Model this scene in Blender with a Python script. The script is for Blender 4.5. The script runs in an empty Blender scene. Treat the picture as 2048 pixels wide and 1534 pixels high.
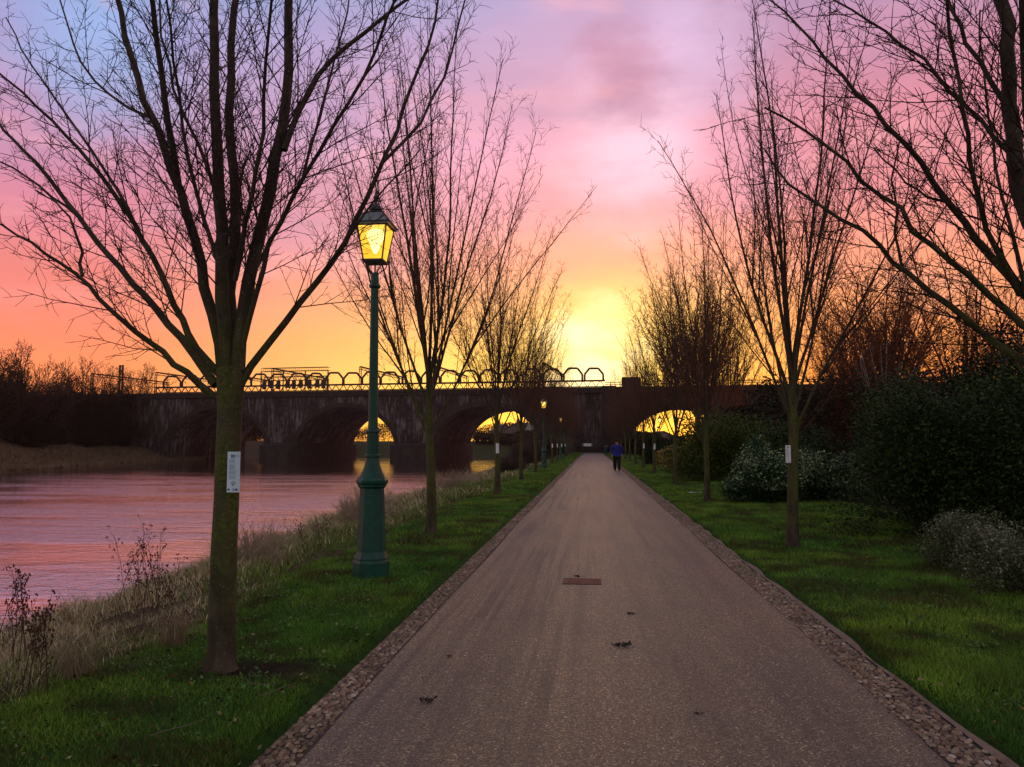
import bpy, math, random
import numpy as np
from mathutils import Vector

random.seed(7)
rng = np.random.default_rng(7)
R = math.radians
scn = bpy.context.scene
COL = scn.collection

# ------------------------------------------------------------------ camera
CAM_H = 1.55
FPX, CX, CY = 1600.0, 1024.0, 767.0          # focal length in pixels of the 2048 wide photograph
YAW, PITCH = R(5.7), R(4.32)                 # turned a little left of the path, tilted a little up
cam_d = bpy.data.cameras.new('camera'); cam = bpy.data.objects.new('camera', cam_d); COL.objects.link(cam)
cam_d.sensor_width = 36.0; cam_d.lens = FPX / 2048 * 36.0
cam_d.clip_start = 0.05; cam_d.clip_end = 6000
cam.location = (0, 0, CAM_H); cam.rotation_euler = (R(90) + PITCH, 0, YAW)
scn.camera = cam

def ray(px, py):
    a, b = (px - CX) / FPX, (CY - py) / FPX
    y = math.cos(PITCH) - b * math.sin(PITCH); z = math.sin(PITCH) + b * math.cos(PITCH)
    return np.array([a * math.cos(YAW) - y * math.sin(YAW), a * math.sin(YAW) + y * math.cos(YAW), z])
def on_plane(px, py, z=0.0):                 # where the sight line meets a level
    d = ray(px, py); t = (z - CAM_H) / d[2]
    return np.array([0, 0, CAM_H]) + d * t
def at_y(px, py, Y):                         # where the sight line meets a given distance north
    d = ray(px, py); return np.array([0, 0, CAM_H]) + d * (Y / d[1])

# ------------------------------------------------------------------ render / view
scn.view_settings.view_transform = 'Standard'; scn.view_settings.look = 'None'
scn.view_settings.exposure = 0.05; scn.view_settings.gamma = 1.0
scn.render.resolution_x, scn.render.resolution_y = 1024, 767

# ------------------------------------------------------------------ colours
def lin(r, g, b):
    f = lambda c: (c / 255) / 12.92 if c / 255 <= .04045 else ((c / 255 + .055) / 1.055) ** 2.4
    return (f(r), f(g), f(b), 1.0)

# ------------------------------------------------------------------ world: dusk sky
W = bpy.data.worlds.new('World'); scn.world = W; W.use_nodes = True
nt = W.node_tree; nt.nodes.clear()
def N(tree, t, **kw):
    n = tree.nodes.new(t)
    for k, v in kw.items(): setattr(n, k, v)
    return n
def math_n(tree, op, a, b=None, clamp=False):
    n = N(tree, 'ShaderNodeMath', operation=op, use_clamp=clamp)
    for i, v in enumerate((a, b)):
        if v is None: continue
        if isinstance(v, (int, float)): n.inputs[i].default_value = v
        else: tree.links.new(v, n.inputs[i])
    return n.outputs[0]
def maprange(tree, v, a, b, c=0.0, d=1.0, smooth=True):
    n = N(tree, 'ShaderNodeMapRange', interpolation_type='SMOOTHSTEP' if smooth else 'LINEAR')
    tree.links.new(v, n.inputs['Value'])
    n.inputs['From Min'].default_value = a; n.inputs['From Max'].default_value = b
    n.inputs['To Min'].default_value = c; n.inputs['To Max'].default_value = d
    return n.outputs['Result']
def ramp(tree, v, stops, interp='LINEAR'):
    n = N(tree, 'ShaderNodeValToRGB'); n.color_ramp.interpolation = interp
    e = n.color_ramp.elements
    while len(e) > 1: e.remove(e[-1])
    e[0].position = stops[0][0]; e[0].color = stops[0][1]
    for p, c in stops[1:]:
        x = e.new(p); x.color = c
    if v is not None: tree.links.new(v, n.inputs[0])
    return n.outputs[0]
def mixc(tree, f, a, b, mode='MIX'):
    n = N(tree, 'ShaderNodeMix', data_type='RGBA', blend_type=mode)
    for s, v in ((n.inputs[0], f), (n.inputs[6], a), (n.inputs[7], b)):
        if isinstance(v, (int, float)): s.default_value = v
        elif isinstance(v, tuple): s.default_value = v
        else: tree.links.new(v, s)
    return n.outputs[2]
tc = N(nt, 'ShaderNodeTexCoord')
sep = N(nt, 'ShaderNodeSeparateXYZ'); nt.links.new(tc.outputs['Generated'], sep.inputs[0])
def noise_w(scale, detail, sx, sy, sz, rough=.5, off=0.0):
    m = N(nt, 'ShaderNodeMapping'); m.inputs['Scale'].default_value = (sx, sy, sz); m.inputs['Location'].default_value = (off, off * .7, off * .3)
    nt.links.new(tc.outputs['Generated'], m.inputs[0])
    n = N(nt, 'ShaderNodeTexNoise'); n.inputs['Scale'].default_value = scale; n.inputs['Detail'].default_value = detail
    n.inputs['Roughness'].default_value = rough
    nt.links.new(m.outputs[0], n.inputs['Vector']); return n.outputs[0]
elev = math_n(nt, 'MULTIPLY', math_n(nt, 'ARCSINE', sep.outputs[2]), 180 / math.pi)
warp = math_n(nt, 'MULTIPLY', math_n(nt, 'SUBTRACT', noise_w(2.2, 3, 1, 1, 2.6, off=3.1), .5), 9.0)
warp = math_n(nt, 'MULTIPLY', warp, maprange(nt, elev, 3, 16, 0.15, 1.0))
ew = math_n(nt, 'DIVIDE', math_n(nt, 'ADD', elev, warp), 90.0, True)
az = math_n(nt, 'MULTIPLY', math_n(nt, 'ARCTAN2', sep.outputs[0], sep.outputs[1]), 180 / math.pi)
D = lambda d: max(0.0, d / 90.0)
# colours of the cloud deck against elevation, towards the sunset, left of it, right of it and behind
c_mid = ramp(nt, ew, [(D(0), lin(255, 214, 90)), (D(4), lin(255, 232, 108)), (D(7), lin(255, 214, 96)), (D(9.5), lin(255, 190, 104)),
    (D(13), lin(255, 162, 130)), (D(17), lin(253, 160, 164)), (D(21), lin(246, 168, 190)), (D(25), lin(214, 158, 188)), (D(30), lin(186, 160, 200)), (D(45), lin(168, 152, 172)), (1, lin(146, 140, 152))])
c_left = ramp(nt, ew, [(D(0), lin(255, 132, 66)), (D(4), lin(252, 128, 78)), (D(7), lin(246, 114, 86)), (D(11), lin(234, 116, 116)), (D(15), lin(214, 122, 150)),
    (D(20), lin(184, 142, 184)), (D(25), lin(156, 150, 202)), (D(31), lin(128, 156, 208)), (D(45), lin(144, 146, 182)), (1, lin(146, 140, 152))])
c_right = ramp(nt, ew, [(D(0), lin(255, 112, 30)), (D(5), lin(255, 130, 46)), (D(9), lin(255, 146, 84)), (D(13), lin(244, 138, 122)), (D(18), lin(230, 130, 142)),
    (D(24), lin(204, 130, 158)), (D(30), lin(172, 138, 178)), (D(45), lin(155, 142, 168)), (1, lin(146, 140, 152))])
c_back = ramp(nt, ew, [(D(0), lin(165, 155, 155)), (D(25), lin(172, 165, 168)), (1, lin(146, 140, 152))])
wl = maprange(nt, az, -1, -33, smooth=False); wr = maprange(nt, az, 3, 17)
c = mixc(nt, wl, c_mid, c_left); c = mixc(nt, wr, c, c_right)
aaz = math_n(nt, 'ABSOLUTE', az)
c = mixc(nt, maprange(nt, aaz, 45, 110), c, c_back)
def blob(c, px, py, rad_in, rad_out, colour, amount):       # a softly lit patch of cloud in a fixed direction
    d = ray(px, py); d = d / np.linalg.norm(d)
    v = N(nt, 'ShaderNodeVectorMath', operation='DISTANCE'); nt.links.new(tc.outputs['Generated'], v.inputs[0]); v.inputs[1].default_value = tuple(d)
    dd = math_n(nt, 'ADD', v.outputs['Value'], math_n(nt, 'MULTIPLY', math_n(nt, 'SUBTRACT', noise_w(6, 7, 1, 1, 2.0, .6, off=px * .01), .5), .22))
    return mixc(nt, math_n(nt, 'MULTIPLY', maprange(nt, dd, rad_out, rad_in), amount), c, colour)
c = blob(c, 1270, 290, .0, .12, lin(255, 208, 228), .75)
c = blob(c, 1400, 110, .0, .10, lin(226, 190, 226), .5)
c = blob(c, 1240, 150, .0, .085, lin(192, 130, 160), .8)
c = blob(c, 190, 100, .0, .12, lin(140, 180, 232), .6)
c = blob(c, 930, 330, .0, .12, lin(240, 160, 190), .35)
c = blob(c, 1500, 330, .0, .09, lin(214, 140, 170), .5)
c = blob(c, 1192, 680, .0, .12, lin(255, 226, 98), .4)
c = blob(c, 1192, 745, .0, .10, lin(255, 255, 205), 1.0)
cl = math_n(nt, 'ADD', math_n(nt, 'MULTIPLY', noise_w(3.2, 6, 1, 1, 4.0, .6, off=9.0), .7), math_n(nt, 'MULTIPLY', noise_w(9, 7, 1, 1, 5.0, .62, off=4.0), .3))
g = math_n(nt, 'ADD', .70, math_n(nt, 'MULTIPLY', cl, .60))
c = mixc(nt, math_n(nt, 'MULTIPLY', maprange(nt, noise_w(3.6, 7, 1, 1, 3.2, .62, off=21.0), .50, .68), maprange(nt, elev, 8, 18, 0, .38)), c, lin(186, 140, 172))
c = mixc(nt, math_n(nt, 'MULTIPLY', maprange(nt, noise_w(4.2, 7, 1, 1, 4.2, .62, off=33.0), .52, .70), maprange(nt, elev, 5, 14, 0, .35)), c, lin(255, 176, 176))
cg = N(nt, 'ShaderNodeCombineColor'); [nt.links.new(g, cg.inputs[i]) for i in range(3)]
c = mixc(nt, 1.0, c, cg.outputs[0], 'MULTIPLY')
c = mixc(nt, maprange(nt, elev, -.6, -4.0), c, (.02, .02, .02, 1))
bg = N(nt, 'ShaderNodeBackground'); bg.inputs[1].default_value = 1.0; nt.links.new(c, bg.inputs[0])
sky = N(nt, 'ShaderNodeTexSky', sky_type='NISHITA'); sky.sun_disc = False; sky.sun_elevation = R(1.5); sky.sun_rotation = R(0.5)
bg2 = N(nt, 'ShaderNodeBackground'); bg2.inputs[1].default_value = 0.05; nt.links.new(sky.outputs[0], bg2.inputs[0])
add = N(nt, 'ShaderNodeAddShader'); nt.links.new(bg.outputs[0], add.inputs[0]); nt.links.new(bg2.outputs[0], add.inputs[1])
wo = N(nt, 'ShaderNodeOutputWorld'); nt.links.new(add.outputs[0], wo.inputs[0])

# ------------------------------------------------------------------ sun, low behind the bridge and veiled by cloud
sd = bpy.data.lights.new('sun', 'SUN'); sun = bpy.data.objects.new('sun', sd); COL.objects.link(sun)
sd.energy = 0.35; sd.angle = R(12); sd.color = (1.0, .62, .32)
sun.rotation_euler = (R(90 - 4.0), 0, R(180 - 0.5)); sun.location = (0, 0, 60)

# ------------------------------------------------------------------ materials
def new_mat(name):
    m = bpy.data.materials.new(name); m.use_nodes = True
    t = m.node_tree; b = t.nodes['Principled BSDF']; return m, t, b
def noise(t, scale, detail=4, rough=.55, coord='Object', sc=(1, 1, 1), out=0):
    k = N(t, 'ShaderNodeTexCoord'); m = N(t, 'ShaderNodeMapping'); m.inputs['Scale'].default_value = sc
    t.links.new(k.outputs[coord], m.inputs[0]); n = N(t, 'ShaderNodeTexNoise')
    n.inputs['Scale'].default_value = scale; n.inputs['Detail'].default_value = detail; n.inputs['Roughness'].default_value = rough
    t.links.new(m.outputs[0], n.inputs['Vector']); return n.outputs[out]
def bump(t, b, h, strength=.5, dist=.01):
    n = N(t, 'ShaderNodeBump'); n.inputs['Strength'].default_value = strength; n.inputs['Distance'].default_value = dist
    t.links.new(h, n.inputs['Height']); t.links.new(n.outputs[0], b.inputs['Normal'])
def mottled(name, stops, scale=6, rough=.8, bscale=60, bstr=.4, bdist=.004, sc=(1, 1, 1), spec=.3, metallic=0, detail=6):
    m, t, b = new_mat(name)
    t.links.new(ramp(t, noise(t, scale, detail, .6, sc=sc), stops), b.inputs['Base Color'])
    b.inputs['Roughness'].default_value = rough; b.inputs['Specular IOR Level'].default_value = spec; b.inputs['Metallic'].default_value = metallic
    if bstr: bump(t, b, noise(t, bscale, 4, .6), bstr, bdist)
    return m
def c4(r, g, b): return (r, g, b, 1)
def attr_mat(name, rough=.7, spec=.2, transl=.0, mult=1.0):       # per blade / per leaf colour from an attribute
    m, t, b = new_mat(name)
    a = N(t, 'ShaderNodeAttribute', attribute_name='tint')
    col = mixc(t, 1.0, a.outputs['Color'], ramp(t, noise(t, 1.3, 3), [(.3, c4(.65, .7, .6)), (.7, c4(1.25, 1.2, 1.2))]), 'MULTIPLY')
    t.links.new(col, b.inputs['Base Color']); b.inputs['Roughness'].default_value = rough; b.inputs['Specular IOR Level'].default_value = spec
    if transl:
        tr = N(t, 'ShaderNodeBsdfTranslucent'); t.links.new(col, tr.inputs[0]); mx = N(t, 'ShaderNodeMixShader'); mx.inputs[0].default_value = transl
        t.links.new(b.outputs[0], mx.inputs[1]); t.links.new(tr.outputs[0], mx.inputs[2]); t.links.new(mx.outputs[0], t.nodes['Material Output'].inputs[0])
    return m

def bark_material():
    m, t, b = new_mat('mossy_bark')
    base = ramp(t, noise(t, 14, 6, .65, sc=(1, 1, .35)), [(.3, c4(.030, .022, .017)), (.55, c4(.070, .052, .038)), (.75, c4(.12, .095, .07))])
    blot = ramp(t, noise(t, 2.2, 5, .6), [(.35, c4(.6, .6, .6)), (.65, c4(1.3, 1.3, 1.25))]); base = mixc(t, 1, base, blot, 'MULTIPLY')
    moss = ramp(t, noise(t, 5, 4, .6, sc=(1, 1, .5)), [(.42, c4(0, 0, 0)), (.6, c4(1, 1, 1))])
    k = N(t, 'ShaderNodeTexCoord'); s = N(t, 'ShaderNodeSeparateXYZ'); t.links.new(k.outputs['Object'], s.inputs[0])
    low = math_n(t, 'MULTIPLY', maprange(t, s.outputs[2], .0, .7), maprange(t, s.outputs[2], 2.9, 1.7))
    bw = N(t, 'ShaderNodeRGBToBW'); t.links.new(moss, bw.inputs[0])
    f = math_n(t, 'MULTIPLY', math_n(t, 'ADD', math_n(t, 'MULTIPLY', bw.outputs[0], .7), .25), low)
    col = mixc(t, f, base, ramp(t, noise(t, 40, 4), [(.35, c4(.045, .060, .010)), (.7, c4(.115, .135, .022))]))
    sp = N(t, 'ShaderNodeTexVoronoi'); sp.inputs['Scale'].default_value = 32; t.links.new(k.outputs['Object'], sp.inputs['Vector'])
    col = mixc(t, maprange(t, sp.outputs['Distance'], .16, .09), col, c4(.20, .20, .17))
    t.links.new(col, b.inputs['Base Color']); b.inputs['Roughness'].default_value = .85; b.inputs['Specular IOR Level'].default_value = .25
    bump(t, b, noise(t, 45, 6, .7, sc=(1, 1, .3)), .9, .012)
    return m
BARK = bark_material()
TWIG_D = mottled('silhouette_twig', [(.3, c4(.020, .012, .010)), (.7, c4(.055, .032, .024))], 3, .8, bstr=0)  # twig colour darkened so near crowns read black against the sky
TWIG = mottled('dark_twig', [(.3, c4(.06, .026, .016)), (.7, c4(.15, .062, .036))], 3, .8, bstr=0)  # brown twigs, with red put in for the sunset glow behind them
FARBARK = mottled('far_bark', [(.3, c4(.11, .034, .016)), (.7, c4(.26, .080, .036))], .5, .9, bstr=0)  # russet bark, reddened further to carry backlit glare in far twigs
LEAF = attr_mat('leaf', .6, .12, .10)
SCRUB = attr_mat('scrub_leaf', .95, .02, .15)
GRASS = attr_mat('grass_blade', .6, .25, .2)
STRAW = attr_mat('dry_grass_blade', .75, .15, .15)

def stone_material():
    m, t, b = new_mat('sooty_stone')
    k = N(t, 'ShaderNodeTexCoord'); mp = N(t, 'ShaderNodeMapping'); mp.inputs['Rotation'].default_value = (R(90), 0, 0)
    t.links.new(k.outputs['Object'], mp.inputs[0])
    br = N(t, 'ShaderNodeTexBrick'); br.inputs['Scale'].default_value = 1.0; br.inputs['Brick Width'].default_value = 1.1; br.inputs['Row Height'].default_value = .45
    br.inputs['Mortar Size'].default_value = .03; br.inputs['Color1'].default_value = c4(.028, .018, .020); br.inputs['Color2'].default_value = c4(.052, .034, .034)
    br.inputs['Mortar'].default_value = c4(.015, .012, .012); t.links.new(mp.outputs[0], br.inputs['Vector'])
    stain = ramp(t, noise(t, .35, 7, .7, sc=(1, 1, .45)), [(.43, c4(0, 0, 0)), (.57, c4(1, 1, 1))])
    bw = N(t, 'ShaderNodeRGBToBW'); t.links.new(stain, bw.inputs[0])
    streak = ramp(t, noise(t, 2.2, 5, .7, sc=(1, 1, .12)), [(.45, c4(0, 0, 0)), (.65, c4(1, 1, 1))])
    bw2 = N(t, 'ShaderNodeRGBToBW'); t.links.new(streak, bw2.inputs[0])
    f = math_n(t, 'MULTIPLY', math_n(t, 'MULTIPLY', bw.outputs[0], bw2.outputs[0]), .8)
    t.links.new(mixc(t, f, br.outputs[0], c4(.26, .22, .22)), b.inputs['Base Color'])
    b.inputs['Roughness'].default_value = .9; b.inputs['Specular IOR Level'].default_value = .15
    bump(t, b, br.outputs['Fac'], -.5, .05)
    return m
STONE = stone_material()
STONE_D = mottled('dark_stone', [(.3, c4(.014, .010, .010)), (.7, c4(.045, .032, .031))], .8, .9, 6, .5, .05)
RUST = mottled('rusty_steel', [(.3, c4(.03, .016, .012)), (.7, c4(.07, .035, .026))], 2, .7, bstr=0)
IRON = mottled('green_cast_iron', [(.3, c4(.003, .040, .030)), (.6, c4(.006, .072, .052)), (.8, c4(.015, .105, .078))], 9, .40, 70, .35, .002, spec=.35)
IRON_K = mottled('black_iron', [(.3, c4(.012, .014, .014)), (.7, c4(.03, .034, .036))], 9, .5, 70, .3, .002, spec=.5)
SLATE = mottled('lead_grey', [(.3, c4(.10, .125, .14)), (.7, c4(.17, .20, .22))], 8, .45, 70, .2, .002, spec=.5)
def emis(name, stops, strength, scale=2.5):
    m, t, b = new_mat(name)
    col = ramp(t, noise(t, scale, 3), stops)
    t.links.new(col, b.inputs['Base Color']); t.links.new(col, b.inputs['Emission Color']); b.inputs['Emission Strength'].default_value = strength
    b.inputs['Roughness'].default_value = .3
    return m
GLOW = emis('lit_lantern_glass', [(.35, lin(255, 196, 40)), (.65, lin(255, 238, 110))], 1.05, 6)
BULB = emis('lit_mantle', [(.3, c4(1, .84, .5)), (.7, c4(1, .90, .62))], 14.0)

# ------------------------------------------------------------------ mesh helpers
def tag(o, label=None, cat=None, group=None, kind=None):
    if label: o['label'] = label
    if cat: o['category'] = cat
    if group: o['group'] = group
    if kind: o['kind'] = kind
    return o
def empty(name, loc=(0, 0, 0), rz=0.0, label=None, cat=None, group=None):
    o = bpy.data.objects.new(name, None); COL.objects.link(o); o.location = loc; o.rotation_euler = (0, 0, rz); o.empty_display_size = .2
    return tag(o, label, cat, group)
def link_mesh(name, me, mats, parent=None):
    for m in (mats if isinstance(mats, (list, tuple)) else [mats]): me.materials.append(m)
    o = bpy.data.objects.new(name, me); COL.objects.link(o)
    if parent is not None: o.parent = parent
    return o
def np_mesh(name, V, faces, mats, parent=None, tint=None, smooth=False, midx=None):
    """faces: list of int arrays (n,k)"""
    me = bpy.data.meshes.new(name); V = np.asarray(V, dtype=np.float32)
    me.vertices.add(len(V)); me.vertices.foreach_set('co', V.ravel())
    faces = [np.asarray(f, dtype=np.int32) for f in faces if len(f)]
    nl = sum(f.size for f in faces); nf = sum(len(f) for f in faces)
    me.loops.add(nl); me.polygons.add(nf)
    me.loops.foreach_set('vertex_index', np.concatenate([f.ravel() for f in faces]))
    tot = np.concatenate([np.full(len(f), f.shape[1], dtype=np.int32) for f in faces])
    st = np.concatenate([[0], np.cumsum(tot)[:-1]]).astype(np.int32)
    me.polygons.foreach_set('loop_start', st)
    if midx is not None: me.polygons.foreach_set('material_index', np.asarray(midx, dtype=np.int32))
    if smooth: me.polygons.foreach_set('use_smooth', np.ones(nf, dtype=bool))
    me.update(calc_edges=True); me.validate()
    if tint is not None:
        a = me.color_attributes.new('tint', 'FLOAT_COLOR', 'POINT'); t4 = np.ones((len(V), 4), dtype=np.float32); t4[:, :3] = tint
        a.data.foreach_set('color', t4.ravel())
    return link_mesh(name, me, mats, parent)

class MB:                                     # gathers shapes of ONE part
    def __init__(s): s.v = []; s.f = []
    def add(s, vs, fs):
        o = len(s.v); s.v += [tuple(map(float, v)) for v in vs]; s.f += [tuple(i + o for i in f) for f in fs]; return s
    def box(s, x0, x1, y0, y1, z0, z1, bev=0.0):
        if bev <= 0:
            return s.add([(x0, y0, z0), (x1, y0, z0), (x1, y1, z0), (x0, y1, z0), (x0, y0, z1), (x1, y0, z1), (x1, y1, z1), (x0, y1, z1)],
                         [(0, 3, 2, 1), (4, 5, 6, 7), (0, 1, 5, 4), (1, 2, 6, 5), (2, 3, 7, 6), (3, 0, 4, 7)])
        pr = []
        for z, i in ((z0, bev), (z0 + bev, 0), (z1 - bev, 0), (z1, bev)):
            pr.append([(x0 + i, y0 + i, z), (x1 - i, y0 + i, z), (x1 - i, y1 - i, z), (x0 + i, y1 - i, z)])
        vs = [p for r in pr for p in r]; fs = [(3, 2, 1, 0), (12, 13, 14, 15)]
        for k in range(3):
            for j in range(4): fs.append((k * 4 + j, k * 4 + (j + 1) % 4, k * 4 + 4 + (j + 1) % 4, k * 4 + 4 + j))
        return s.add(vs, fs)
    def lathe(s, prof, n=24, rot=0.0, cap=True, c=(0, 0)):
        vs = []; fs = []
        for r, z in prof:
            for k in range(n):
                a = rot + 2 * math.pi * k / n; vs.append((c[0] + r * math.cos(a), c[1] + r * math.sin(a), z))
        for i in range(len(prof) - 1):
            for k in range(n): fs.append((i * n + k, i * n + (k + 1) % n, (i + 1) * n + (k + 1) % n, (i + 1) * n + k))
        if cap: fs.append(tuple(reversed(range(n)))); fs.append(tuple(range((len(prof) - 1) * n, len(prof) * n)))
        return s.add(vs, fs)
    def bar(s, p, q, w, h=None, n=4):
        p, q = Vector(p), Vector(q); h = h or w; d = (q - p).normalized(); u = d.cross(Vector((0, 0, 1)))
        if u.length < 1e-3: u = Vector((1, 0, 0))
        u.normalize(); v = u.cross(d); vs = []
        for c in (p, q):
            for k in range(n):
                a = 2 * math.pi * (k + .5) / n; s_ = math.sqrt(2) if n == 4 else 1
                vs.append(c + u * (math.cos(a) * w / 2 * s_) + v * (math.sin(a) * h / 2 * s_))
        fs = [(k, (k + 1) % n, n + (k + 1) % n, n + k) for k in range(n)] + [tuple(reversed(range(n))), tuple(range(n, 2 * n))]
        return s.add(vs, fs)
    def path(s, pts, w, n=6):
        for a, b in zip(pts[:-1], pts[1:]): s.bar(a, b, w, w, n)
        return s
    def build(s, name, mat, parent=None, smooth=False):
        me = bpy.data.meshes.new(name); me.from_pydata(s.v, [], s.f); me.update()
        if smooth:
            me.polygons.foreach_set('use_smooth', np.ones(len(me.polygons), dtype=bool)); me.set_sharp_from_angle(angle=R(38))
        return link_mesh(name, me, mat, parent)

class Tubes:                                  # many tapering tubes of ONE part, built in batches
    def __init__(s): s.d = {}
    def add(s, pts, rad, sides=3):
        s.d.setdefault((len(pts), sides), []).append((pts, rad))
    def arrays(s):
        V = []; F = []; o = 0
        for (n, k), L in s.d.items():
            P = np.array([a for a, _ in L]); Rr = np.array([b for _, b in L]); B = len(L)
            T = np.gradient(P, axis=1); T /= np.linalg.norm(T, axis=2, keepdims=True) + 1e-9
            ref = np.array([.31, .92, .23]); U = np.cross(T, ref); U /= np.linalg.norm(U, axis=2, keepdims=True) + 1e-9
            Wv = np.cross(T, U); a = 2 * np.pi * np.arange(k) / k
            X = P[:, :, None, :] + Rr[:, :, None, None] * (np.cos(a)[None, None, :, None] * U[:, :, None, :] + np.sin(a)[None, None, :, None] * Wv[:, :, None, :])
            V.append(X.reshape(-1, 3))
            i = np.arange(n - 1)[:, None]; j = np.arange(k)[None, :]
            q = np.stack([i * k + j, i * k + (j + 1) % k, (i + 1) * k + (j + 1) % k, (i + 1) * k + j], -1).reshape(-1, 4)
            F.append((q[None] + (np.arange(B) * n * k)[:, None, None] + o).reshape(-1, 4)); o += B * n * k
        return np.concatenate(V), [np.concatenate(F)]
    def build(s, name, mat, parent=None, smooth=True):
        V, F = s.arrays(); return np_mesh(name, V, F, mat, parent, smooth=smooth)

# ------------------------------------------------------------------ terrain
WATER_Z = -1.85
PX0, PX1 = -1.43, 1.70                        # path edges
def bank_x(y): return -9.3 - 3.6 * (1 - np.exp(-np.maximum(y, 0) / 60)) + .35 * np.sin(y * .35) + .2 * np.sin(y * .9 + 1)     # near waterline
def far_x(y): return -70 - .16 * np.maximum(y - 60, 0) + 2.0 * np.sin(y * .08) + .8 * np.sin(y * .31)
def hsh(x, y): return np.sin(x * 12.9898 + y * 78.233) * 43758.5453 % 1.0
def vnoise(x, y):
    xi, yi = np.floor(x), np.floor(y); fx, fy = x - xi, y - yi; fx = fx * fx * (3 - 2 * fx); fy = fy * fy * (3 - 2 * fy)
    h = lambda a, b: np.modf(np.abs(np.sin(a * 127.1 + b * 311.7) * 43758.5453))[0]
    return (h(xi, yi) * (1 - fx) + h(xi + 1, yi) * fx) * (1 - fy) + (h(xi, yi + 1) * (1 - fx) + h(xi + 1, yi + 1) * fx) * fy
def sstep(a, b, x):
    t = np.clip((x - a) / (b - a), 0, 1); return t * t * (3 - 2 * t)
def ground_z(x, y):
    x = np.asarray(x, float); y = np.asarray(y, float)
    z = .03 + .05 * (vnoise(x * .8, y * .8) - .5) * sstep(2.2, 3.4, np.abs(x - .1))
    z = z - .08 * sstep(.12, 0, np.maximum(np.maximum(PX0 - .24 - x, x - PX1 - .30), 0) )        # bed under the path and its edging
    bx = bank_x(y); fx = far_x(y)
    t = np.clip((-3.25 - x) / (-3.25 - bx), 0, 1.6)
    z = z - (WATER_Z * -1 + .03) * np.where(t < 1, t ** 1.15, t) * (x < -3.25) + .22 * (vnoise(x * 1.6, y * 1.6) - .5) * (t > .05)
    z = np.where(x < bx - 3, -2.9, z)
    tf = np.clip((x - fx) / 5.0, -3, 1)                                 # far bank
    zf = np.where(tf > 0, WATER_Z - tf * 1.0, WATER_Z + 2.1 * sstep(0, -1.6, tf) + 1.6 * sstep(-1.2, -3, tf) + .3 * (vnoise(x * .7, y * .7) - .5))
    z = np.where(x < fx + 5, zf, z)
    # behind the bridge the river turns away and a green bank closes the view
    e = sstep(214, 226, y - .10 * (x + 20)); zb = WATER_Z - .4 + e * 4.6
    z = np.where((y > 150) & (x < -6), np.maximum(z, zb), z)
    # rising ground right of the lawn, far away
    z = z + 2.2 * sstep(22, 60, x) * sstep(20, 60, y)
    return z
xs = np.unique(np.concatenate([np.arange(-16, 10.01, .16), np.arange(-120, -16, 2.0), np.arange(10, 120, 2.5), [-3000, -1600, -800, -400, -250, -180, -140, 140, 180, 250, 400, 800, 1600, 3000]]))
ys = np.unique(np.concatenate([np.arange(-4, 30, .22), np.arange(30, 80, .8), np.arange(80, 300, 2.5), [-60, -30, -15, -8, 340, 420, 600, 1000, 2000, 4000]]))
GX, GY = np.meshgrid(xs, ys); GZ = ground_z(GX, GY)
nx, ny = len(xs), len(ys)
idx = np.arange(nx * ny).reshape(ny, nx)
q = np.stack([idx[:-1, :-1], idx[:-1, 1:], idx[1:, 1:], idx[1:, :-1]], -1).reshape(-1, 4)
X_, Y_ = GX.ravel(), GY.ravel(); n1 = vnoise(X_ * 1.1, Y_ * 1.1)
bankw = sstep(-3.1, -4.1, X_ + (n1 - .5) * 1.2) * (X_ > bank_x(Y_) - 2)
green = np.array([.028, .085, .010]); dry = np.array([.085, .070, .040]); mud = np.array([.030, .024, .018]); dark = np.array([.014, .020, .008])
tint = green[None] * (1 - bankw[:, None]) + dry[None] * bankw[:, None]
tint = np.where((X_ < bank_x(Y_) + .5)[:, None] & (X_ > -20)[:, None], mud[None], tint)
farb = (X_ < far_x(Y_) + 6); tint = np.where(farb[:, None], np.array([.070, .050, .034])[None], tint)
tint = np.where(((Y_ > 205) & (X_ < -6) & ~farb)[:, None], np.array([.045, .055, .026])[None], tint)
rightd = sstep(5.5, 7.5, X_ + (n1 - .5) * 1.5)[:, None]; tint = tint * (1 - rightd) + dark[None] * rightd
soil = sstep(.55, .20, np.hypot((X_ + 2.15) / 1.0, (Y_ - 5.35) / .7) + (vnoise(X_ * 4, Y_ * 4) - .5) * .5)[:, None]; tint = tint * (1 - soil) + np.array([.022, .016, .012])[None] * soil
def ground_material():
    m, t, b = new_mat('turf_and_soil')
    a = N(t, 'ShaderNodeAttribute', attribute_name='tint')
    col = mixc(t, 1.0, a.outputs['Color'], ramp(t, noise(t, 9, 8, .7), [(.3, c4(.45, .45, .45)), (.7, c4(1.6, 1.55, 1.5))]), 'MULTIPLY')
    t.links.new(col, b.inputs['Base Color']); b.inputs['Roughness'].default_value = .95; b.inputs['Specular IOR Level'].default_value = .1
    bump(t, b, noise(t, 24, 8, .75), 1.0, .05); return m
tag(np_mesh('ground', np.stack([X_, Y_, GZ.ravel()], 1), [q], ground_material(), tint=tint, smooth=True), kind='structure')

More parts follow.
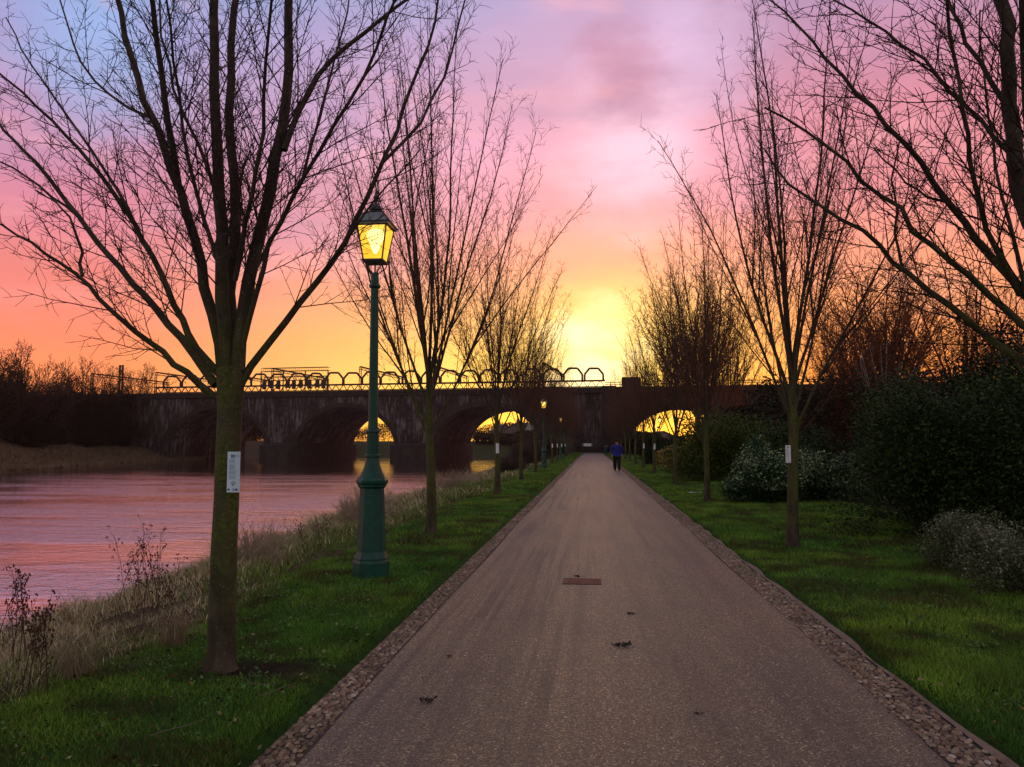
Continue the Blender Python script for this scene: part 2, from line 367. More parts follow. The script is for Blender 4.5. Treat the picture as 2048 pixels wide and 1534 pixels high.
# water
def water_material():
    m, t, b = new_mat('river_water')
    b.inputs['Base Color'].default_value = (.060, .045, .048, 1); b.inputs['Roughness'].default_value = .06; b.inputs['IOR'].default_value = 1.6
    n1_ = noise(t, 2.0, 6, .62, sc=(.55, 1.3, 1)); n2_ = noise(t, 6.5, 3, .6, sc=(.6, 1.25, 1)); n3_ = noise(t, .16, 4, .6, sc=(.5, 1.8, 1))
    k = N(t, 'ShaderNodeTexCoord'); sp = N(t, 'ShaderNodeSeparateXYZ'); t.links.new(k.outputs['Object'], sp.inputs[0])
    calm = maprange(t, math_n(t, 'ADD', sp.outputs[1], math_n(t, 'MULTIPLY', n3_, 50.0)), 70, 150)          # sheltered water by the bridge
    amp = maprange(t, n3_, .38, .62, .42, 1.0); amp = math_n(t, 'MULTIPLY', amp, maprange(t, calm, 0, 1, 1.0, .30))
    h = math_n(t, 'MULTIPLY', math_n(t, 'ADD', n1_, math_n(t, 'MULTIPLY', n2_, .55)), amp)
    bp = N(t, 'ShaderNodeBump'); bp.inputs['Strength'].default_value = .5; bp.inputs['Distance'].default_value = .12; t.links.new(h, bp.inputs['Height'])
    t.links.new(bp.outputs[0], b.inputs['Normal'])
    gl = N(t, 'ShaderNodeBsdfGlossy'); gl.inputs['Color'].default_value = (1.0, .92, .90, 1); t.links.new(bp.outputs[0], gl.inputs['Normal'])
    rg = maprange(t, calm, 0, 1, .035, .03); t.links.new(rg, gl.inputs['Roughness']); t.links.new(rg, b.inputs['Roughness'])
    mx = N(t, 'ShaderNodeMixShader'); mx.inputs[0].default_value = .75
    t.links.new(b.outputs[0], mx.inputs[1]); t.links.new(gl.outputs[0], mx.inputs[2]); t.links.new(mx.outputs[0], t.nodes['Material Output'].inputs[0])
    return m
wy = np.linspace(-80, 420, 60)
tag(MB().add([(-400, -80, WATER_Z), (-6, -80, WATER_Z), (-6, 232, WATER_Z), (-400, 232, WATER_Z)], [(0, 1, 2, 3)]).build('river', water_material()), kind='structure')

# path
def path_material():
    m, t, b = new_mat('bound_gravel')
    k = N(t, 'ShaderNodeTexCoord')
    v = N(t, 'ShaderNodeTexVoronoi'); v.inputs['Scale'].default_value = 110; t.links.new(k.outputs['Object'], v.inputs['Vector'])
    grain = ramp(t, v.outputs['Color'], [(.0, c4(.015, .013, .008)), (.35, c4(.066, .060, .034)), (.7, c4(.135, .122, .066)), (.88, c4(.30, .275, .16)), (1, c4(.75, .70, .46))])
    fine = ramp(t, noise(t, 160, 3, .7), [(.35, c4(.45, .45, .45)), (.65, c4(1.55, 1.55, 1.5))])
    patch = ramp(t, noise(t, .9, 7, .68, sc=(1, .35, 1)), [(.3, c4(.70, .72, .74)), (.48, c4(1.0, .99, .97)), (.60, c4(1.2, 1.06, .98)), (.70, c4(1.45, .92, .82))])
    track = ramp(t, noise(t, 3.4, 5, .65, sc=(1, .035, 1)), [(.38, c4(.66, .66, .70)), (.5, c4(1.0, 1.0, 1.0)), (.62, c4(1.18, 1.16, 1.12))])
    tr2 = ramp(t, noise(t, 9, 4, .6, sc=(1, .02, 1)), [(.42, c4(.36, .37, .42)), (.50, c4(1, 1, 1)), (.60, c4(1.25, 1.2, 1.15))])
    c_ = mixc(t, 1, grain, fine, 'MULTIPLY'); c_ = mixc(t, 1, c_, patch, 'MULTIPLY'); c_ = mixc(t, .8, c_, track, 'MULTIPLY')
    s = N(t, 'ShaderNodeSeparateXYZ'); t.links.new(k.outputs['Object'], s.inputs[0])
    tm_ = math_n(t, 'MULTIPLY', maprange(t, s.outputs[0], .25, -.35), maprange(t, noise(t, .35, 3, sc=(1, .5, 1)), .36, .56)); c_ = mixc(t, math_n(t, 'MULTIPLY', tm_, .95), c_, mixc(t, 1, c_, tr2, 'MULTIPLY'))
    edge = math_n(t, 'ABSOLUTE', math_n(t, 'SUBTRACT', s.outputs[0], .135))
    edge = maprange(t, math_n(t, 'ADD', edge, math_n(t, 'MULTIPLY', noise(t, 5, 4), .08)), 1.585, 1.64)
    c_ = mixc(t, math_n(t, 'MULTIPLY', edge, .65), c_, c4(.045, .040, .042))
    t.links.new(c_, b.inputs['Base Color']); b.inputs['Roughness'].default_value = .58; b.inputs['Specular IOR Level'].default_value = .6
    h = math_n(t, 'ADD', v.outputs['Distance'], math_n(t, 'MULTIPLY', noise(t, 12, 4), .8)); bump(t, b, h, .45, .006)
    return m
py_ = np.concatenate([np.arange(-3, 40, .5), np.arange(40, 149, 2.0)])
px_ = np.linspace(PX0, PX1, 14); PXg, PYg = np.meshgrid(px_, py_)
PZg = .012 + .018 * (1 - ((PXg - .135) / 1.57) ** 2) + .006 * np.sin(PYg * .7) * np.cos(PXg * 2)
pi = np.arange(PXg.size).reshape(PXg.shape)
pq = np.stack([pi[:-1, :-1], pi[:-1, 1:], pi[1:, 1:], pi[1:, :-1]], -1).reshape(-1, 4)
tag(np_mesh('path', np.stack([PXg.ravel(), PYg.ravel(), PZg.ravel()], 1), [pq], path_material(), smooth=True), kind='structure')

# cobbled edgings: rounded pebbles bedded in mortar
PEB = attr_mat('pebble', .7, .3)
MORT = mottled('mortar', [(.3, c4(.035, .028, .024)), (.7, c4(.085, .068, .058))], 12, .95, 60, .6, .006)
def cobble_strip(x0, x1, y0, y1):
    mb = MB(); n = int((y1 - y0) / 1.0)
    def wob(y): return .012 * math.sin(y * 1.3) + .01 * math.sin(y * 3.1)
    vs = []; fs = []
    for i in range(n + 1):
        y = y0 + (y1 - y0) * i / n; w = wob(y)
        vs += [(x0 + min(w, 0) - .02, y, -.03), (x0 - .005, y, .012), (x1 + .005, y, .012), (x1 + .02, y, -.03)]
        if i: b_ = (i - 1) * 4; fs += [(b_ + j, b_ + j + 1, b_ + j + 5, b_ + j + 4) for j in range(3)]
    mb.add(vs, fs); root = mb.build('cobble_strip', MORT); tag(root, kind='structure')
    # pebbles
    C = []; S = []
    y = 1.5
    while y < y1:
        sz = .030 if y < 16 else (.036 if y < 40 else .07)
        x = x0 + sz * .6
        while x < x1 - sz * .3:
            C.append((x + random.uniform(-.008, .008), y + random.uniform(-.012, .012), .014 + random.uniform(-.004, .004)))
            S.append((sz * random.uniform(.42, .62), sz * random.uniform(.5, .78), sz * random.uniform(.25, .5)))
            x += sz * random.uniform(.95, 1.2)
        y += sz * 1.28
        if y > 90: break
    C = np.array(C); S = np.array(S); B = len(C)
    lat = []
    for ph in (0, 38, 72):
        for k in range(7): lat.append((math.cos(R(ph)) * math.cos(2 * math.pi * k / 7 + ph), math.cos(R(ph)) * math.sin(2 * math.pi * k / 7 + ph), math.sin(R(ph))))
    lat.append((0, 0, 1)); lat = np.array(lat); nv = len(lat)
    fq = []; ft = []
    for r_ in range(2):
        for k in range(7): fq.append((r_ * 7 + k, r_ * 7 + (k + 1) % 7, r_ * 7 + 7 + (k + 1) % 7, r_ * 7 + 7 + k))
    for k in range(7): ft.append((14 + k, 14 + (k + 1) % 7, 21))
    ang = rng.uniform(-.5, .5, B); ca, sa = np.cos(ang)[:, None], np.sin(ang)[:, None]
    P = lat[None] * S[:, None, :] * (1 + rng.uniform(-.13, .13, (B, nv, 1)))
    V = np.stack([P[..., 0] * ca - P[..., 1] * sa, P[..., 0] * sa + P[..., 1] * ca, P[..., 2]], -1) + C[:, None, :]
    off = (np.arange(B) * nv)[:, None, None]
    base = np.array([[.26, .19, .125], [.34, .255, .175], [.19, .145, .105], [.42, .33, .24], [.25, .16, .11], [.30, .24, .19]])
    tn = base[rng.integers(0, 6, B)] * rng.uniform(.6, 1.15, (B, 1)); tn[rng.random(B) < .02] = (.5, .46, .42)
    o = np_mesh('pebbles', V.reshape(-1, 3), [(np.array(fq)[None] + off).reshape(-1, 4), (np.array(ft)[None] + off).reshape(-1, 3)], PEB, root,
            tint=np.repeat(tn, nv, 0), smooth=True)
    tag(o, kind='stuff')
cobble_strip(PX0 - .21, PX0, -3, 149)
cobble_strip(PX1, PX1 + .25, -3, 149)
kb = MB(); y = -3.0                                                       # thin concrete haunch outside the right edging
vs = []; fs = []; n = 300
for i in range(n + 1):
    yy = -3 + 60 * i / n; e = .006 + .055 * float(vnoise(np.array(yy * 2.3), np.array(3.0)))
    vs += [(PX1 + .25, yy, .02), (PX1 + .255 + e, yy, .034 + .01 * math.sin(yy * 5)), (PX1 + .29 + e, yy, -.02)]
    if i: b_ = (i - 1) * 3; fs += [(b_, b_ + 1, b_ + 4, b_ + 3), (b_ + 1, b_ + 2, b_ + 5, b_ + 4)]
tag(kb.add(vs, fs).build('edging_haunch', mottled('pale_mortar', [(.3, c4(.12, .095, .07)), (.7, c4(.24, .19, .145))], 7, .95, 50, .6, .006), smooth=True), kind='structure')

# ------------------------------------------------------------------ blades of grass (uncountable ground cover)
def blades(name, P, h, w, lean, tint, mat, segs=1, parent=None):
    B = len(P); a = rng.uniform(0, 2 * np.pi, B); side = np.stack([np.cos(a), np.sin(a), np.zeros(B)], 1)
    la = rng.uniform(0, 2 * np.pi, B); ln = np.stack([np.cos(la), np.sin(la), np.zeros(B)], 1) * (lean * h)[:, None]
    up = np.stack([np.zeros(B), np.zeros(B), h], 1)
    if segs == 1:
        V = np.stack([P - side * w[:, None], P + side * w[:, None], P + up + ln], 1); F = [np.arange(B * 3).reshape(-1, 3)]; k = 3
    else:
        m1 = P + up * .55 + ln * .3; m2 = P + up * .9 + ln * 1.0
        V = np.stack([P - side * w[:, None], P + side * w[:, None], m1 - side * w[:, None] * .7, m1 + side * w[:, None] * .7, m2], 1); k = 5
        o = (np.arange(B) * 5)[:, None]; F = [np.array([[0, 1, 3, 2]]) + o, np.array([[2, 3, 4]]) + o]
    return np_mesh(name, V.reshape(-1, 3), F, mat, parent, tint=np.repeat(tint, k, 0))
LP = []; LH = []; LW = []
TR_L = [5.5, 13.5, 24, 33.5, 43, 52.5, 61, 70, 80, 90, 100, 111, 122, 133]
TR_R = [3.9, 12.35, 21.8, 30.6, 42, 51, 60, 69, 79, 89, 99, 110, 121, 132]
def lawn(x0, x1, y0, y1, dens, h, w):
    n = int((x1 - x0) * (y1 - y0) * dens); x = rng.uniform(x0 - .09, x1 + .09, n); y = rng.uniform(y0, y1, n)
    nn = vnoise(x * 2.2, y * 2.2); keep = rng.random(n) < (.45 + .75 * nn)
    eg = np.where(x < 0, x - x1, x0 - x); keep &= (eg < 0) | (vnoise(x * 3, y * 4.2) * .16 - .05 > eg)
    keep &= rng.random(n) < sstep(-4.1, -3.3, x + (vnoise(x * 1.7, y * 1.7 + 4) - .5) * .9)
    keep &= np.hypot((x + 2.15) / 1.0, (y - 5.35) / .7) + (vnoise(x * 5, y * 5) - .5) * .5 > .36 * rng.uniform(.5, 1.1, n)
    x, y, nn = x[keep], y[keep], nn[keep]
    LP.append(np.stack([x, y, ground_z(x, y) - .005], 1)); LH.append(h * rng.uniform(.5, 1.3, len(x)) * (.7 + .7 * nn)); LW.append(w * rng.uniform(.7, 1.3, len(x)))
for (x0, x1) in ((-4.1, PX0 - .22), (PX1 + .30, 6.6)):
    lawn(x0, x1, 2.3, 7, 7500, .036, .0026); lawn(x0, x1, 7, 12, 3600, .042, .004); lawn(x0, x1, 12, 24, 1300, .06, .0075); lawn(x0, x1, 24, 60, 330, .075, .017)
    lawn(x0, x1, 60, 140, 60, .09, .04)
P = np.concatenate(LP); H = np.concatenate(LH); Wd = np.concatenate(LW); B = len(P)
gm = vnoise(P[:, 0] * .9 + 5, P[:, 1] * .9)[:, None]; r_ = rng.random((B, 1))
g2 = vnoise(P[:, 0] * 3.1, P[:, 1] * 3.1)[:, None]
tl = (np.array([.050, .195, .020]) * (1 - gm) + np.array([.175, .300, .030]) * gm) * rng.uniform(.5, 1.4, (B, 1)) * (.45 + 1.1 * g2)
tl = np.where((rng.random((B, 1)) < .55) & (g2 < .36), np.array([.085, .065, .022]), tl)
tl = np.where(r_ < .06, np.array([.16, .15, .06]), tl)
tag(blades('lawn_grass', P, H, Wd, rng.uniform(.2, 1.1, B), tl, GRASS), kind='stuff', cat='grass', label='short green winter grass on both sides of the path')

def bank_growth():
    Ps = []; Hs = []; Ws = []; Ts = []
    for (y0, y1, dens, hh, w) in ((1.5, 9, 1500, .17, .0030), (9, 20, 620, .24, .0055), (20, 45, 260, .32, .011), (45, 120, 60, .26, .022)):
        n = int(9 * (y1 - y0) * dens); x = rng.uniform(-13.2, -3.3, n); y = rng.uniform(y0, y1, n)
        bx = bank_x(y); nn = vnoise(x * 1.3, y * 1.3); n2 = vnoise(x * .5 + 9, y * .5)
        k = (x > bx + .1) & (rng.random(n) < .12 + 1.1 * nn) & (x < -2.9 - n2 * 1.3)
        x, y, bx, nn, n2 = x[k], y[k], bx[k], nn[k], n2[k]
        t = (x + 3.3) / (bx + 3.3)
        Ps.append(np.stack([x, y, ground_z(x, y) - .01], 1)); Hs.append(hh * rng.uniform(.25, 1.5, len(x)) * (.35 + 1.3 * nn) * (.45 + .9 * np.clip(t, 0, 1))); Ws.append(w * rng.uniform(.6, 1.3, len(x)))
        straw = np.array([.58, .50, .29]); brown = np.array([.17, .11, .062]); gr = np.array([.15, .24, .045]); pale = np.array([.72, .67, .48])
        s = rng.random(len(x)); base = np.where((s < .45)[:, None], straw, np.where((s < .75)[:, None], brown, pale))
        g_ = (rng.random(len(x)) < np.clip(.85 - t * 1.3 + (n2 - .5) * 1.1, 0.05, .9)); base = np.where(g_[:, None], gr, base)
        Ts.append(base * rng.uniform(.35, 1.4, (len(x), 1)))
    P = np.concatenate(Ps); B = len(P)
    return blades('bank_grass', P, np.concatenate(Hs), np.concatenate(Ws), rng.uniform(.2, 1.3, B), np.concatenate(Ts), STRAW, 2)
tag(bank_growth(), kind='stuff', cat='grass', label='straw coloured rough grass and dead stalks on the river bank slope')
# rough grass on the far shore
n = 52000; y = rng.uniform(70, 175, n); x = far_x(y) - rng.random(n) ** 1.3 * 16; P = np.stack([x, y, ground_z(x, y)], 1)
tn = np.array([.24, .17, .11]) * rng.uniform(.4, 1.2, (n, 1))
tag(blades('far_shore_grass', P, rng.uniform(.3, .8, n), rng.uniform(.04, .10, n), rng.uniform(.2, .8, n), tn, STRAW), kind='stuff', cat='grass', label='tawny rough grass along the far shore of the river')

# ------------------------------------------------------------------ bare trees
def unit(v): return v / (np.linalg.norm(v) + 1e-9)
def branch_pts(p, d, L, n, bend_up=.0, wig=.08):
    pts = [p]; d = unit(d); st = L / (n - 1)
    for i in range(n - 1):
        d = unit(d + np.array([0, 0, bend_up]) + rng.normal(0, wig, 3)); p = p + d * st; pts.append(p)
    return np.array(pts)
def side_dir(t, ang, az):
    u = unit(np.cross(t, np.array([.2, .97, .1]) if abs(t[2]) > .6 else np.array([0, 0, 1.]))); v = np.cross(t, u)
    return unit(t * math.cos(ang) + (u * math.cos(az) + v * math.sin(az)) * math.sin(ang))
def along(pts, f):
    x = f * (len(pts) - 1); i = min(int(x), len(pts) - 2); g = x - i
    return pts[i] * (1 - g) + pts[i + 1] * g, unit(pts[i + 1] - pts[i]), i
class Bare:
    def __init__(s, spurs=True, tr=.0035): s.main = Tubes(); s.tw = Tubes(); s.spurs = spurs; s.tr = tr
    def twig(s, p, d, L, r, lvl, up=.10):
        n = 4; pts = branch_pts(p, d, L, n, up, .085); s.tw.add(pts, np.linspace(r, max(r * .35, s.tr * .45), n), 3)
        if lvl <= 0: return
        m = max(2, int(L / s.sp)); az = rng.uniform(0, 6.28)
        for k in range(m):
            f = .12 + .86 * (k + rng.random() * .6) / m; q, t, i = along(pts, min(f, .98)); az += 2.4 + rng.normal(0, .4)
            if lvl == 1:
                l2 = rng.uniform(.05, .13) * s.sl
                e = branch_pts(q, side_dir(t, R(rng.uniform(40, 70)), az), l2, 3, .12, .2); s.tw.add(e, np.array([s.tr * .8, s.tr * .6, s.tr * .5]), 3)
            else: s.twig(q, side_dir(t, R(rng.uniform(28, 55)), az), L * rng.uniform(.25, .5) * (1.1 - f * .5), max(r * .55, s.tr), lvl - 1, up)
    def limb(s, pts, r0, r1, subs, sub_len, lvl=2, ang=(24, 42), up=.12, f0=.12, sides=7):
        pts = np.asarray(pts, float); n = len(pts); s.main.add(pts, r0 + (r1 - r0) * np.linspace(0, 1, n) ** .85, sides)
        az = rng.uniform(0, 6.28)
        for k in range(subs):
            f = f0 + (1 - f0) * (k + rng.random() * .7) / subs; f = min(f, .985)
            q, t, i = along(pts, f); az += 2.4 + rng.normal(0, .5); rr = r0 + (r1 - r0) * f ** .85
            L = sub_len * (1.15 - .66 * f) * rng.uniform(.6, 1.25)
            s.twig(q, side_dir(t, R(rng.uniform(*ang)), az), L, min(rr * .5, s.tr + L * .0045), lvl, up)
def smooth_poly(P, n):
    P = np.asarray(P, float); d = np.concatenate([[0], np.cumsum(np.linalg.norm(np.diff(P, axis=0), axis=1))]); x = np.linspace(0, d[-1], n)
    Q = np.stack([np.interp(x, d, P[:, k]) for k in range(3)], 1)
    for _ in range(2): Q[1:-1] = .25 * Q[:-2] + .5 * Q[1:-1] + .25 * Q[2:]
    return Q
def trunk_tube(T, base_r, top_r, h, wob=.02, sides=12, lean=(0, 0)):
    zs = np.array([-.15, 0, .06, .16, .4, .8, 1.2, 1.6, h]); f = np.clip(zs / h, 0, 1)
    rad = base_r + (top_r - base_r) * f; rad = rad * (1 + .55 * np.exp(-np.maximum(zs, 0) / .09)); rad[-1] *= 1.12
    pts = np.stack([wob * np.sin(zs * 2.1) + lean[0] * f, wob * np.sin(zs * 1.7 + 1) - wob * .84 + lean[1] * f, zs], 1); T.add(pts, rad, sides); return pts[-1]

def finish_tree(name, b, loc, rz, label, group, main_name='trunk', tw_name='crown', mat=BARK, tmat=TWIG):
    root = empty(name, loc, rz, label, 'tree', group)
    b.main.build(main_name, mat, root); b.tw.build(tw_name, tmat, root); return root
def copy_tree(o, parent=None):
    c_ = o.copy(); COL.objects.link(c_)
    if parent is not None: c_.parent = parent
    for ch in list(o.children): copy_tree(ch, c_)
    return c_

def avenue_variant(seed, height=8.2, nl=9, dens=1.0):
    global rng
    rng = np.random.default_rng(seed); b = Bare(tr=.0042); b.sp = .17; b.sl = 1.5
    top = trunk_tube(b.main, .088, .066, 1.85)
    az0 = rng.uniform(0, 6.28); top2 = branch_pts(top, np.array([rng.normal(0, .03), rng.normal(0, .03), 1]), .9, 5, 0, .02); b.main.add(top2, np.linspace(.066, .042, 5), 8)
    for k in range(nl):
        az = az0 + k * 2.4; f = (k + .5) / nl
        a = R(5 + 29 * f + rng.uniform(-3, 3)); L = (height - 2.2) * (1.04 - .20 * f) * rng.uniform(.94, 1.03)
        d = np.array([math.sin(a) * math.cos(az), math.sin(a) * math.sin(az), math.cos(a)])
        q, t, i = along(top2, max(0, .95 - f)); st = q - np.array([0, 0, .30 * f])
        pts = branch_pts(st, d, L, 13, .008 + .034 * f, .032)
        b.limb(pts, .034 - .012 * f + rng.uniform(-.003, .003), .0052, int(27 * dens), 1.0, 2, (16, 32), .07, .16, 6)
        for j in range(2):
            fq = rng.uniform(.10, .40); q, t, i = along(pts, fq); dd = side_dir(t, R(rng.uniform(12, 20)), rng.uniform(0, 6.28)); dd[2] = max(dd[2], .8)
            p2 = branch_pts(q, dd, L * rng.uniform(.50, .66), 10, .03, .03); b.limb(p2, .014, .0035, int(10 * dens), .75, 2, (16, 32), .07, .14, 4)
    for k in range(5):
        az = rng.uniform(0, 6.28); b.twig(top + np.array([0, 0, -rng.uniform(0, .4)]), np.array([math.cos(az), math.sin(az), .8]), rng.uniform(.5, 1.2), .006, 1, .10)
    return b
ORD = ['first', 'second', 'third', 'fourth', 'fifth', 'sixth', 'seventh', 'eighth', 'ninth', 'tenth', 'eleventh', 'twelfth', 'thirteenth', 'fourteenth']
def rowx_l(y): return -2.58 - .011 * min(y, 40)
def rowx_r(y): return 2.85 + .008 * min(y, 45)
variants = []
spots = [('l', i, TR_L[i]) for i in range(1, 14)] + [('r', i, TR_R[i]) for i in range(1, 14)]
for k, (sd_, nl_, h_) in enumerate(((11, 12, 8.3), (12, 11, 7.9), (13, 12, 8.4), (14, 11, 8.0), (15, 12, 8.2))):
    variants.append(avenue_variant(sd_, h_, nl_))
protos = [None] * 5
extra = {('l', 1): 'slender, mossy trunk just past the nearest lamp post', ('l', 2): 'with white notice, three trunks past the lamp post',
         ('r', 1): 'slim spreading bare tree with a white notice, standing alone on the right lawn', ('r', 2): 'beside the white litter on the right lawn'}
for side, i, y in spots:
    if side == 'l': lab = 'bare upright tree in the river side row, %s from the camera' % ORD[i]
    else: lab = 'bare upright tree in the right hand lawn row, %s from the camera' % ORD[i]
    if (side, i) == ('l', 1): lab = 'bare mossy tree just beyond the nearest lamp post, second in the river side row'
    if (side, i) == ('l', 2): lab = 'bare tree with a white notice, third in the river side row'
    if (side, i) == ('r', 1): lab = 'bare many limbed tree with white notice, nearest whole tree on the right lawn'
    v = {('l', 1): 0, ('r', 1): 1}.get((side, i), (i * (3 if side == 'l' else 2) + (side == 'r')) % 5)
    x = rowx_l(y) if side == 'l' else rowx_r(y)
    rz = {('l', 1): 0.4, ('r', 1): 1.2}.get((side, i), random.uniform(0, 6.28)); s_ = 1.0 if i == 1 else random.uniform(.93, 1.05)
    if protos[v] is None:
        protos[v] = o = finish_tree('avenue_tree', variants[v], (0, 0, 0), 0, lab, 'bare trees lining the path')
    else: o = copy_tree(protos[v]); o['label'] = lab
    o.location = (x, y, float(ground_z(x, y)) - .01); o.rotation_euler = (R(random.uniform(-1.6, 1.6)), R(random.uniform(-1.6, 1.6)), rz); o.scale = (s_, s_, s_ * random.uniform(.97, 1.03))
rng = np.random.default_rng(99)

def traced_limbs(b, base, Z0, limbs):
    """limbs: (pixel polyline, start width px, end width px, depth drift in metres, subs, sub length)"""
    for (pl, w0, w1, drift, subs, sl) in limbs:
        n = len(pl); P = []
        for k, (px, py) in enumerate(pl): P.append(at_y(px, py, Z0 + drift[0] + (drift[1] - drift[0]) * k / (n - 1)) - base)
        m = max(8, n * 2); Q = smooth_poly(P, m); Q[1:-1] += rng.normal(0, .008, (m - 2, 3))
        k_ = Z0 / FPX / 2
        b.limb(Q, w0 * k_ * .92, max(w1 * k_ * .9, .003), int(subs * .8), sl * .85, 2, (26, 46), .06, .16, 8)

# nearest tree on the left, its limbs where the photograph has them
b1 = Bare(tr=.0026); b1.sp = .085; b1.sl = 1.0
Y1 = 5.42; base1 = on_plane(441, 1338, 0.03); Y1 = base1[1]
tp = [(441, 1345), (440, 1338), (441, 1325), (443, 1300), (445, 1200), (448, 1100), (453, 1000), (456, 900), (460, 830), (461, 780), (460, 735)]
tw_ = [74, 70, 62, 57, 54, 52, 50, 50, 50, 54, 56]
b1.main.add(np.array([at_y(px, py, Y1) - base1 for px, py in tp]), np.array(tw_) * Y1 / FPX / 2, 16)
L1 = [
 ([(425, 790), (385, 758), (318, 700), (250, 650), (200, 600), (172, 560), (100, 515), (45, 475), (-30, 435)], 17, 4, (0, -.5), 22, .75),
 ([(165, 552), (160, 500), (150, 450), (120, 410), (70, 380)], 8, 3, (-.3, -.1), 8, .4),
 ([(432, 770), (400, 735), (350, 655), (285, 585), (230, 525), (190, 475), (150, 425), (85, 340), (20, 270), (0, 255), (-20, 215)], 21, 6, (0, .6), 30, .85),
 ([(155, 432), (100, 390), (40, 340), (-30, 310)], 8, 4, (.4, .6), 8, .5),
 ([(440, 750), (395, 700), (360, 635), (320, 540), (285, 480), (240, 405), (205, 350), (150, 290), (95, 235), (40, 180), (-20, 130)], 18, 4, (0, -.8), 32, .8),
 ([(300, 500), (255, 420), (215, 350), (150, 255), (100, 180), (45, 105), (12, 35)], 9, 3, (-.3, .3), 18, .6),
 ([(445, 735), (430, 645), (400, 530), (375, 435), (350, 350), (310, 250), (255, 100), (235, 0), (225, -60)], 28, 12, (0, .3), 34, .95),
 ([(358, 380), (345, 310), (325, 150), (310, 50), (298, -40)], 18, 11, (.2, -.3), 20, .9),
 ([(300, 235), (210, 190), (155, 125), (120, 0)], 8, 4, (.2, .7), 14, .7),
 ([(455, 740), (440, 625), (445, 475), (435, 325), (425, 150), (430, -40)], 34, 18, (0, -.35), 34, 1.0),
 ([(465, 740), (462, 600), (475, 425), (465, 275), (450, 125), (478, -40)], 32, 16, (0, .45), 34, 1.0),
 ([(475, 740), (482, 615), (515, 500), (540, 375), (570, 240), (580, 125), (580, -40)], 34, 18, (0, -.1), 34, 1.0),
 ([(568, 300), (600, 215), (650, 125), (725, 75), (810, 0), (850, -30)], 15, 7, (-.1, .5), 24, .8),
 ([(478, 735), (520, 540), (550, 475), (580, 400), (650, 275), (725, 165), (775, 50), (800, -20)], 14, 5, (0, -.9), 30, .8),
 ([(478, 775), (515, 715), (550, 665), (625, 575), (685, 500), (725, 415), (765, 325), (825, 175), (870, 40), (885, -40)], 19, 5, (0, .5), 34, .75),
 ([(760, 330), (850, 240), (900, 125), (930, 0)], 9, 4, (.2, .5), 16, .6),
 ([(640, 560), (700, 470), (760, 380), (840, 300)], 7, 3, (.2, -.3), 10, .5),
 ([(462, 620), (452, 420), (400, 300), (345, 180), (320, 60), (318, -30)], 12, 5, (.2, 1.0), 24, .8),
 ([(470, 560), (500, 430), (520, 300), (530, 120), (545, -20)], 12, 5, (-.2, -1.1), 24, .8),
 ([(445, 560), (400, 420), (360, 250), (350, 100), (330, -20)], 11, 4, (-.2, -1.0), 22, .8),
 ([(485, 600), (540, 470), (600, 380), (650, 200), (690, 60), (700, -20)], 11, 4, (.2, 1.1), 22, .8),
]
traced_limbs(b1, base1, Y1, L1)
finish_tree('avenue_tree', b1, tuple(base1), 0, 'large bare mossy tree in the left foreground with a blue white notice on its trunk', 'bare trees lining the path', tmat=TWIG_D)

# nearest tree on the right, its trunk outside the frame
b0 = Bare(tr=.0026); b0.sp = .085; b0.sl = 1.0
Y0 = 4.0; base0 = np.array([3.0, Y0, 0.03])
trunk_tube(b0.main, .095, .08, 2.15); F0 = (2300, 745)
def f0(px, py): return (px, py)
fx_, fy_ = 2265, 700
L0 = [
 ([(fx_, fy_), (2180, 690), (2120, 560), (2070, 480), (2046, 400), (2029, 250), (2004, 0), (1995, -60)], 44, 26, (0, .1), 26, .9),
 ([(fx_, fy_ + 40), (2160, 770), (2048, 722), (1950, 650), (1874, 590), (1804, 535), (1724, 465), (1644, 415), (1574, 380), (1530, 300)], 22, 4, (0, .3), 36, .6),
 ([(fx_, fy_ + 20), (2150, 730), (2048, 655), (1974, 585), (1874, 500), (1784, 415), (1724, 345), (1649, 295), (1590, 250), (1529, 215)], 20, 4, (0, -.3), 36, .6),
 ([(fx_, fy_ + 10), (2140, 680), (2048, 590), (2000, 530), (1964, 500), (1894, 400), (1824, 310), (1724, 190), (1649, 115), (1569, 25), (1540, 0)], 24, 4, (0, .6), 42, .65),
 ([(2040, 590), (1985, 490), (1959, 415), (1934, 275), (1914, 150), (1894, 0), (1885, -40)], 13, 6, (.1, -.3), 26, .6),
 ([(2030, 230), (1974, 150), (1924, 65), (1890, -20)], 13, 7, (.1, .3), 16, .6),
 ([(2038, 340), (2019, 300), (1924, 210), (1874, 145), (1789, 75), (1669, 0), (1640, -20)], 11, 4, (0, .4), 28, .6),
 ([(1900, 405), (1840, 395), (1800, 350), (1750, 300)], 7, 3, (.5, .2), 10, .4),
 ([(1804, 535), (1795, 450), (1780, 380), (1800, 280)], 7, 3, (.2, 0), 10, .4),
 ([(2060, 620), (2040, 520), (2000, 420), (1990, 300), (1970, 180), (1960, 20)], 10, 4, (0, .9), 24, .6),
 ([(2090, 480), (2060, 300), (2050, 120), (2044, -20)], 20, 12, (0, -.5), 18, .7),
]
traced_limbs(b0, base0, Y0, L0)
finish_tree('avenue_tree', b0, tuple(base0), 0, 'bare tree at the right edge, only its spreading limbs in view', 'bare trees lining the path', tmat=TWIG_D)

